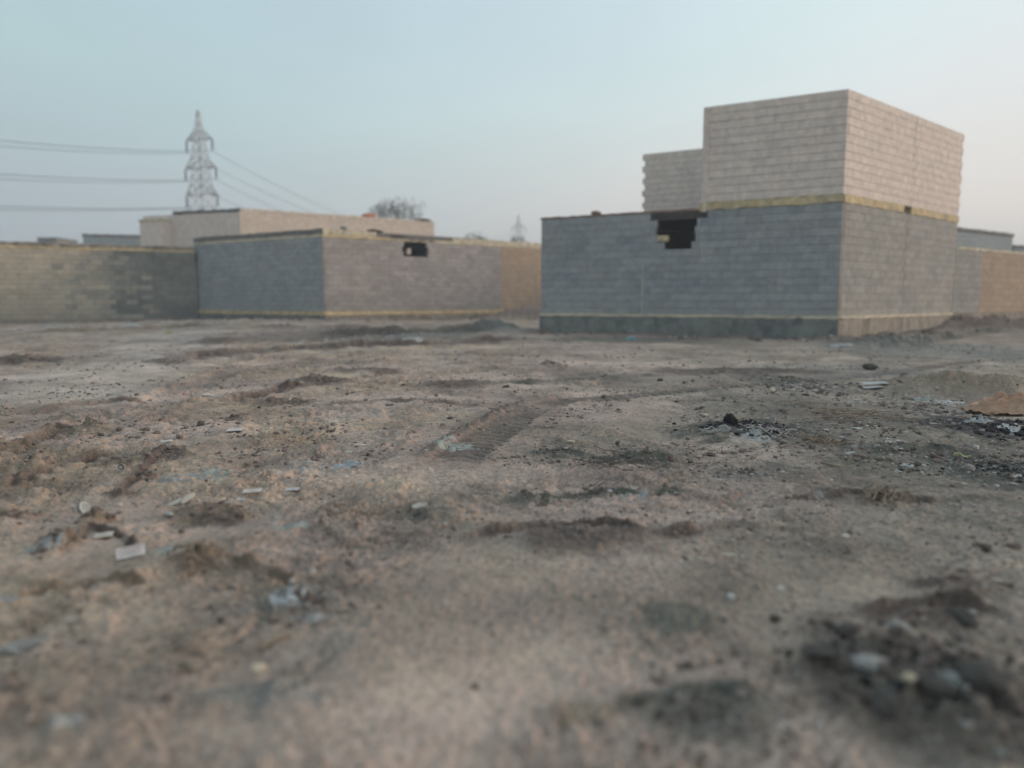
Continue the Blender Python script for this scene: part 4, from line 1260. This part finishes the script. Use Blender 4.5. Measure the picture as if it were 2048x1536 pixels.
sheet('wrapper', 1700, 905, 26, 'whitedusty', 'little curled white wrapper before the sooty ground', 'wrapper', .03, .6, 32, .1)
sheet('wrapper', 1925, 905, 36, 'yellow', 'faded yellow green wrapper beside the burnt patch', 'wrapper', .025, .5, 33, .1)
sheet('wrapper', 125, 1440, 74, 'greyplastic', 'grey silver crumpled wrapper in the bottom left corner', 'wrapper', .045, .45, 34, .75)

# --- orange brown cloth
def cloth():
    p = on_ground(2040, 826); w = px_m(2040, 826, 225); n = 150
    g = np.linspace(-1, 1, n); X, Y = np.meshgrid(g, g); rad = np.hypot(X, Y)
    a = np.arctan2(Y, X); k = 1 + .22 * fbm(np.cos(a) * 1.5, np.sin(a) * 1.5, 1, 3, 3)
    f = np.maximum(np.abs(X), np.abs(Y)) / np.maximum(rad, 1e-6)
    x = X * f * k * w / 2; y = Y * f * k * w * .30
    wob = fbm(X, Y, 1.2, 2, 5)
    wob2 = fbm(X, Y, 2.5, 2, 6)
    U_ = X + .35 * wob + .15 * wob2; V_ = Y + .30 * wob2
    rd = lambda p_: (.5 + .5 * np.cos(p_)) ** 1.3
    f1 = rd(8.0 * V_ + 4.5 * U_); f2 = rd(17 * V_ - 5 * U_ + 3 * wob); f3 = rd(13 * U_ + 5 * V_ + 4 * wob2)
    fold = .42 * f1 + .26 * f2 + .30 * f3
    dome = (1 - sst(.35, 1.05, rad))
    z = dome * (.05 + .02 * wob) + .15 * fold * (.30 + .70 * dome) + .01
    zg = ground_field((x + p.x).ravel(), (y + p.y).ravel())
    V = np.stack((x.ravel(), y.ravel(), zg - p.z + z.ravel()), 1)
    i, j = np.meshgrid(np.arange(n - 1), np.arange(n - 1), indexing='ij'); q = (i * n + j).ravel()
    place('cloth_heap', mesh_np('cloth_heap', V, np.stack((q, q + 1, q + n + 1, q + n), 1), M['orange_cloth'], True), p,
          'crumpled brownish orange cloth heaped on black ash at the right edge', 'cloth', solid=.004)


cloth()
sh = sheet('rag', 735, 0 + 760, 10, 'redcloth', 'x', 'rag')      # replaced below: lies on a roof edge
bpy.data.objects.remove(sh)


def on_wall(w, u, v, z, name, mat, wm, hm, label, cat, seed, deep=.25):
    t = w.s_at(u, v); V, Fc = I2; V = rock_verts(V, seed, .5, .1) * np.array((wm / 2, deep / 2, hm / 2))
    q = w.pt(t, z + hm * .35, -.08); return place(name, mesh_np(name, V, Fc, M[mat], True), q, label, cat, rot=(0, 0, w.a))


on_wall(wB, 737, 425, zr - .02, 'rag', 'redcloth', 1.0, .28, 'faded red cloth draped on the roof edge of the pale house', 'cloth', 3)
on_wall(wB, 848, 432, zr - .02, 'rag', 'darkcloth', 1.3, .2, 'dark bundle on the roof edge at the right end of the pale house', 'bundle', 4)
on_wall(wA, 360, 412, zr - .25, 'rag', 'darkcloth', 1.1, .26, 'dark ragged heap on the roof edge of the pale house before the pylon', 'bundle', 5)
on_wall(w2, 752, 456, z14 + .30, 'rag', 'darkcloth', .7, .14, 'dark rag lying on the broken roof edge left of the window hole', 'cloth', 6)
on_wall(w2, 800, 462, z14 + .12, 'rubble_chunk', 'darkstone', 1.2, .16, 'dark broken rubble strip directly above the black window hole', 'rubble', 7)
on_wall(w2, 690, 457, z14 + .28, 'bucket_stone', 'stone', .3, .22, 'pale lump on the low left house roof edge between corner and window', 'stone', 8)
on_wall(wl_, 1190, 434, zcap + .06, 'loose_brick', 'pinkslab', .30, .14, 'small loose lump on top of the right house wing near its left end', 'stone', 9)
on_wall(w1, 386, 500, z14 - .80, 'bundle', 'blackplastic', .42, .62, 'dark bluish black lump added for the dark hole where the long wall meets the left house', 'bundle', 10, .5)  # added lump, stands in for a dark hole between the two walls

# --- cup, caps and can
def lathe(prof, n=20):
    V = []; Fc = []
    for r_, z in prof:
        for k in range(n): t = 2 * math.pi * k / n; V.append((r_ * math.cos(t), r_ * math.sin(t), z))
    for i in range(len(prof) - 1):
        for k in range(n): Fc.append((i * n + k, i * n + (k + 1) % n, (i + 1) * n + (k + 1) % n, (i + 1) * n + k))
    Fc.append(tuple(range(n))[::-1]); m = (len(prof) - 1) * n; Fc.append(tuple(m + k for k in range(n)))
    return V, Fc


p = on_ground(243, 943); s = px_m(243, 940, 1)
cup = empty('plastic_cup', p + Vector((0, 0, 6.5 * s))); cup.rotation_euler = (R(82), 0, R(20)); tag(cup, 'small dusty white cup lying on its side left of the dark mound', 'cup')
V, Fc = lathe([(5.0 * s, -8 * s), (6.6 * s, 6 * s), (7.2 * s, 6.2 * s), (7.2 * s, 7 * s), (6.2 * s, 7 * s), (5.6 * s, -6 * s)]); link('body', mesh('body', V, Fc, M['whitedusty'], True), cup)
V, Fc = lathe([(3.2 * s, 5.0 * s), (3.2 * s, 7.4 * s)]); link('lid', mesh('lid', V, Fc, M['greyplastic']), cup)
p = on_ground(168, 1026); s = px_m(168, 1026, 1)
tin = empty('crushed_tin', p + Vector((0, 0, 9 * s))); tin.rotation_euler = (R(62), R(0), R(78)); tag(tin, 'small white tin lid with black stripes tipped on edge at the left', 'tin')
V, Fc = lathe([(12 * s, -5 * s), (13.5 * s, -4 * s), (13.5 * s, 4 * s), (12 * s, 5.5 * s)], 24); link('body', mesh('body', V, Fc, M['whitedusty'], False), tin)
for z in (-2.4, 1.6):
    V, Fc = lathe([(13.7 * s, z * s), (13.8 * s, (z + .2) * s), (13.8 * s, (z + 1.8) * s), (13.7 * s, (z + 2.0) * s)], 24); link('stripe', mesh('stripe', V, Fc, M['blackplastic']), tin)
V, Fc = lathe([(9 * s, 5.6 * s), (8.5 * s, 6.4 * s)], 20); link('lid', mesh('lid', V, Fc, M['greyplastic']), tin)

# --- stones that stand out
for i, (u, v, w, mat, label, asp) in enumerate((
    (518, 1345, 34, 'creamstone', 'bright cream rounded stone in the blurred left foreground', (1, .9, .85)),
    (402, 849, 15, 'darkstone', 'single dark clod left of the crumbly dark heap', (1, .9, .8)),
    (581, 805, 22, 'creamstone', 'squarish tan stone alone beyond the dark clods', (1, .7, .55)),
    (1320, 762, 12, 'darkstone', 'small black stone above the line of tread prints', (1, .8, .9)),
    (1012, 768, 16, 'darkstone', 'dark flat stone near the upper tyre ruts', (1, .8, .5)),
    (1740, 737, 26, 'darkstone', 'black lump on the grey ground left of the olive mound', (1.2, .9, .6)),
    (1544, 846, 20, 'stone', 'pale upright stone at the right of the burnt black patch', (.8, .6, 1.1)),
    (1450, 862, 34, 'stone', 'whitish stone at the left front of the burnt black patch', (1.2, .7, .5)),
    (1462, 848, 28, 'char_', 'jet black pointed lump on the burnt patch', (1, .8, 1.0)),
    (1938, 940, 28, 'stone', 'grey oval stone at the left rim of the blue black patch', (1.2, .8, .6)),
    (1545, 782, 14, 'creamstone', 'little white pebble just behind the rubbish strip', (1, .9, .8)),
    (1640, 762, 14, 'stone', 'small grey stone among the rubbish strip', (1, .9, .7)),
    (1502, 950, 14, 'darkstone', 'small brown clod right of the mossy clumps', (1, .9, .7)),
    (1740, 1330, 66, 'stone', 'big grey chunk in the middle of the blurred foreground heap', (1.2, .8, .45)),
    (1795, 1262, 60, 'stone', 'flat grey stone at the back of the blurred foreground heap', (1.3, .8, .35)),
    (1900, 1350, 50, 'greyplastic', 'pale bluish lump at the right of the blurred foreground heap', (.8, .8, .7)),
    (1700, 1270, 50, 'darkstone', 'black lump at the back left of the foreground heap', (1.2, .8, .5)),
    (1920, 1240, 60, 'darkstone', 'black lump at the far right top of the foreground heap', (1.2, .8, .5)),
    (1640, 1330, 60, 'darkstone', 'dark brown lump at the left rim of the foreground heap', (1.2, .8, .5)),
    (1770, 1425, 80, 'darkstone', 'black lump in front of the big grey chunk', (1.3, .8, .5)),
    (1860, 1400, 70, 'darkstone', 'black lump in the lower middle of the foreground heap', (1.2, .9, .5)),
    (1815, 1395, 34, 'creamstone', 'small tan pebble between the black lumps of the heap', (1, .9, .7)),
    (1960, 1370, 80, 'darkstone', 'dark green black lump at the right side of the foreground heap', (1.1, .9, .6)),
    (1318, 1427, 24, 'darkstone', 'single black pebble in the bottom middle foreground', (1, .9, .8)),
    (512, 1198, 12, 'darkstone', 'tiny black pebble at the left of the white plastic', (1, .9, .8)),
    (950, 1375, 16, 'darkstone', 'tiny black pebble in the central foreground', (1, .9, .8)),
    (550, 1282, 60, 'wood', 'brown curled bark piece below the white plastic', (1.4, .35, .25)),
    (380, 1335, 44, 'wood', 'brown broken clod left of the cream stone', (1.3, .5, .4)),
    (58, 1290, 70, 'stone', 'low dusty stone at the left edge of the foreground', (1.3, .8, .35)),
    (2040, 655, 44, 'stone', 'grey rubble boulder by the yard wall at the right edge', (1.2, .9, .7)),
    (2015, 640, 36, 'darkstone', 'dark rubble boulder touching the foot of the yard wall', (1.2, .9, .7)))):
    m_ = 'char' if mat == 'char_' else mat
    rock('stone', u, v, w, m_, label, 'stone', asp, 40 + i, 3, .07 if w > 30 else .03, .34, w < 30)


# --- twigs
def twigs(u, v, wpx, n, name, label, seed, mat='wood', thick=.003):
    r = random.Random(seed); p = on_ground(u, v); w = px_m(u, v, wpx); V = []; Fc = []
    for _ in range(n):
        a = r.gauss(0, .8); L = w * r.uniform(.25, .6); c = Vector((r.gauss(0, w * .22), r.gauss(0, w * .18), 0))
        pts = []
        for k in range(5):
            t = k / 4 - .5; q = c + Vector((math.cos(a), math.sin(a), 0)) * L * t + Vector((0, 0, r.uniform(.004, .03) + .01)) + Vector((r.uniform(-1, 1), r.uniform(-1, 1), 0)) * L * .04
            q.z += gz(p.x + q.x, p.y + q.y) - p.z; pts.append(q)
        v2, f2 = tube(pts, [thick * r.uniform(.6, 1.3)] * 5, 5); k0 = len(V); V += v2; Fc += [tuple(k0 + i for i in f) for f in f2]
    o = place(name, mesh(name, V, Fc, M[mat]), p, label, 'twigs')
    return o


twigs(1765, 995, 120, 26, 'twig_heap', 'heap of pale brown twigs on dark soil at the right', 1)
twigs(1650, 884, 100, 18, 'twig_heap', 'low tangle of brown twigs behind the sooty ground', 2)
twigs(1600, 806, 110, 10, 'twig_heap', 'few long reddish sticks lying flat beyond the burnt patch', 3)
twigs(1420, 872, 50, 16, 'twig_heap', 'small nest of pale fibres left of the burnt patch', 4, 'scrap', .002)
twigs(1540, 870, 90, 14, 'wire_tangle', 'tangle of pale grey strips just right of the burnt black patch', 5, 'scrap', .003)
twigs(400, 1130, 110, 22, 'root_clump', 'clump of dry roots poking from the dirt beside the printed card', 6, 'wood', .0025)
twigs(1180, 988, 90, 6, 'twig_heap', 'few thin dark twigs right of the mossy clump', 7, 'bark', .002)


# --- uncountable clods, pebbles and scraps
def scatter(name, items, mat, V0, F0, seeds=6, flat=False):
    """items: array (n,5): x, y, size, zscale, spin"""
    if not len(items): return
    it = np.array(items); z = ground_field(it[:, 0], it[:, 1]); base = [rock_verts(V0, 300 + k, .45, .16) for k in range(seeds)]
    Vs = []; Fs = []; nv = len(V0)
    for i, (x, y, s_, zs2, a) in enumerate(it):
        b = base[i % seeds]; ca, sa = math.cos(a), math.sin(a)
        e = 1.0 if not flat else 1 + .8 * ((i * 7) % 5) / 5
        Vs.append(np.stack(((b[:, 0] * ca * e - b[:, 1] * sa) * s_ + x, (b[:, 0] * sa * e + b[:, 1] * ca) * s_ + y, b[:, 2] * s_ * zs2 + z[i] + s_ * zs2 * .35), 1))
        Fs.append(F0 + nv * i)
    me = mesh_np(name, np.concatenate(Vs), np.concatenate(Fs), M[mat], False)
    tag(link(name, me), kind='stuff')


def in_ellipse(u, v, w, h, n, smin, smax, zs2=.7):
    cx, cy, rx, ry = world_ellipse(u, v, w, h); out = []
    for _ in range(n):
        a = rng.uniform(0, 6.283); q = min(1.4, abs(rng.gauss(0, .55)))
        s_ = smin * (smax / smin) ** (rng.random() ** 2.2)
        out.append((cx + math.cos(a) * q * rx, cy + math.sin(a) * q * ry, s_, zs2 * rng.uniform(.6, 1.1), rng.uniform(0, 6.28)))
    return out


def field(n, y0, y1, smin, smax, pw=2.6, zs2=.65, gate=None):
    out = []
    y = np.exp(nrg.uniform(math.log(y0), math.log(y1), n * 3)); x = nrg.uniform(-.82, .82, n * 3) * (y + .6)
    m = fbm(x, y, .9, 3, 5) + .35 * fbm(x, y, 4, 2, 6) + nrg.uniform(-.25, .25, n * 3)
    if gate is not None: m = m + gate(x, y)
    k = np.argsort(-m)[:n]
    for i in k:
        s_ = smin * (smax / smin) ** (nrg.rand() ** pw); out.append((x[i], y[i], s_, zs2 * nrg.uniform(.6, 1.2), nrg.uniform(0, 6.28)))
    return out


I0 = ico(0)
far = field(9000, 4.5, 16, .006, .034, 3.6); near = field(7500, 1.3, 5.5, .003, .015, 2.8)
scatter('dirt_clods', far[::2] + near[::2], 'clod', *I0); scatter('dirt_clods', far[1::2] + near[1::2], 'clod_mid', *I0)
dk = []
for m, e in zip(MOUNDS, _ME):
    if m[2] and m[5] in ('dark', 'brown', 'moss', 'redbrown', 'rubble', 'ash') and m[4] > .01:
        dist = e[1]; n = 40 if dist < 12 else 20
        if m[5] == 'rubble': n = 160
        s1 = min(.5 * m[4] + .005, .022 + .003 * max(0, dist - 8)) * (1.5 if dist > 12 else 1)
        dk += in_ellipse(*m[:4], n, .002 + .0005 * dist, s1)
scatter('dirt_clods', dk, 'clod_dark', *I1)
# crumbs thrown up along the tyre track
tr = []
for _ in range(500):
    k = rng.randrange(len(TRK) - 2); q = TRK[k].lerp(TRK[k + 1], rng.random()); d = (TRK[k + 1] - TRK[k]).normalized()
    o_ = rng.gauss(.3, .12) * rng.choice((-1, 1)); tr.append((q.x - d.y * o_, q.y + d.x * o_, .003 + .011 * rng.random() ** 3, .7, rng.uniform(0, 6)))
for _ in range(500):
    T = rng.choice((TRK2, TRK3)); k = rng.randrange(len(T) - 1); q = T[k].lerp(T[k + 1], rng.random()); d = (T[k + 1] - T[k]).normalized()
    o_ = rng.gauss(.25, .16) * rng.choice((-1, 1)); tr.append((q.x - d.y * o_, q.y + d.x * o_, .004 + .016 * rng.random() ** 3, .7, rng.uniform(0, 6)))
scatter('dirt_clods', tr, 'clod', *I0)
peb = field(1500, 1.6, 16, .004, .016, 3)
for e in ((1600, 770, 260, 40, 130, .008, .028), (1870, 800, 260, 50, 110, .008, .03), (1500, 855, 240, 40, 90, .006, .022), (1900, 920, 300, 80, 90, .005, .018),
          (1930, 690, 300, 26, 60, .02, .06), (760, 682, 420, 22, 160, .02, .07), (400, 662, 500, 14, 140, .03, .09), (620, 1215, 190, 60, 60, .004, .012),
          (1850, 1390, 420, 220, 40, .003, .010), (1980, 655, 160, 26, 60, .04, .12), (100, 668, 300, 14, 70, .03, .09)):
    peb += in_ellipse(*e)
scatter('rubble', in_ellipse(1850, 1370, 480, 280, 420, .003, .020, .8), 'clod_dark', *I1)
scatter('rubble', in_ellipse(1850, 1380, 440, 250, 50, .003, .014, .8), 'stone', *I1)
scatter('rubble', in_ellipse(620, 1225, 200, 60, 110, .004, .018, .8) + in_ellipse(600, 1360, 160, 120, 70, .002, .008, .8), 'clod_dark', *I1)
scatter('pebbles', peb, 'pebble', *I0)
scr = field(620, 2.2, 13, .005, .020, 2.4, .12)
for e in ((1600, 775, 300, 44, 120, .010, .040, .15), (1700, 800, 300, 50, 60, .010, .035, .15), (1880, 805, 220, 30, 50, .01, .04, .2), (1520, 862, 220, 40, 60, .008, .028, .15),
          (1800, 900, 360, 70, 70, .006, .026, .15), (2000, 930, 160, 60, 40, .006, .022, .2), (1400, 950, 300, 50, 40, .005, .02, .15), (640, 930, 150, 24, 50, .006, .02, .15),
          (370, 960, 150, 30, 50, .006, .022, .2), (1250, 995, 200, 30, 50, .005, .018, .15), (1130, 905, 180, 26, 40, .005, .018, .15), (1960, 1010, 200, 50, 24, .005, .016, .15),
          (280, 655, 260, 12, 40, .03, .08, .3), (780, 682, 320, 18, 60, .02, .07, .3)):
    scr += in_ellipse(*e)
scatter('litter', scr, 'scrap', I0[0], I0[1], 6, True)
rt = []
for e in ((1720, 850, 700, 230, 900, .005, .030), (1620, 775, 360, 60, 300, .010, .040), (1880, 820, 260, 80, 260, .008, .036), (1300, 920, 420, 80, 260, .004, .016), (1480, 940, 420, 80, 240, .004, .018)):
    rt += in_ellipse(*e)
rng.shuffle(rt)
n3_ = len(rt) // 10
scatter('dirt_clods', rt[:4 * n3_], 'clod_mid', *I0); scatter('dirt_clods', rt[4 * n3_:7 * n3_], 'clod_dark', *I0); scatter('pebbles', rt[7 * n3_:9 * n3_], 'pebble', *I0)
scatter('litter', [(a_, b_, c_ * 1.3, .18, e_) for a_, b_, c_, d_, e_ in rt[9 * n3_:]], 'scrap', I0[0], I0[1], 6, True)
twigs(1700, 830, 260, 26, 'twig_heap', 'loose straws and thin sticks strewn over the littered ground before the olive mound', 12, 'wood', .003)
twigs(1240, 925, 200, 16, 'twig_heap', 'dark thin straws along the mossy clumps in mid picture', 13, 'bark', .002)
ch = []
for e in ((1480, 853, 190, 34, 260, .006, .03), (2010, 860, 200, 46, 200, .008, .035), (2010, 935, 230, 70, 260, .005, .016), (1830, 935, 220, 50, 90, .004, .014), (1850, 1380, 420, 240, 200, .004, .018)):
    ch += in_ellipse(*e)
scatter('charred_debris', ch, 'char', *I1)

# spoil and rubbish drifted against the feet of the walls
for k_, (mat_, nm_, zz_) in enumerate((('clod_dark', 'rubble', .7), ('pebble', 'rubble', .7), ('scrap', 'litter', .25))):
    it_ = []
    for W2, n_ in ((WALLS2D[0], 130), (WALLS2D[1], 200), (WALLS2D[2], 150)):
        segs_ = [(a_, b_) for a_, b_ in zip(W2[:-1], W2[1:])]
        for _ in range(n_ if k_ == 0 else n_ // 2):
            a_, b_ = rng.choice(segs_); q_ = a_.lerp(b_, rng.random()); d_ = (b_ - a_).normalized(); o_ = .12 + abs(rng.gauss(0, .7))
            it_.append((q_.x + d_.y * o_, q_.y - d_.x * o_, .02 + .07 * rng.random() ** 3, zz_, rng.uniform(0, 6.28)))
    scatter(nm_, it_, mat_, *I1)

# ------------------------------------------------------------------ evening haze
V = BOXV * np.array((700, 700, 1)); V[:, 1] += 200
V[:4, 2] = -2.0; V[4:, 2] = 32.0
hz = bpy.data.materials.new('evening_haze'); hz.use_nodes = True
hn = hz.node_tree.nodes; hn.remove(hn['Principled BSDF'])
pv = hn.new('ShaderNodeVolumePrincipled'); pv.inputs['Density'].default_value = .0030
pv.inputs['Color'].default_value = (.93, .95, 1.0, 1); pv.inputs['Anisotropy'].default_value = .0
hz.node_tree.links.new(pv.outputs[0], hn['Material Output'].inputs['Volume'])
tag(link('haze', mesh_np('haze', V, BOXF, hz)), kind='stuff')
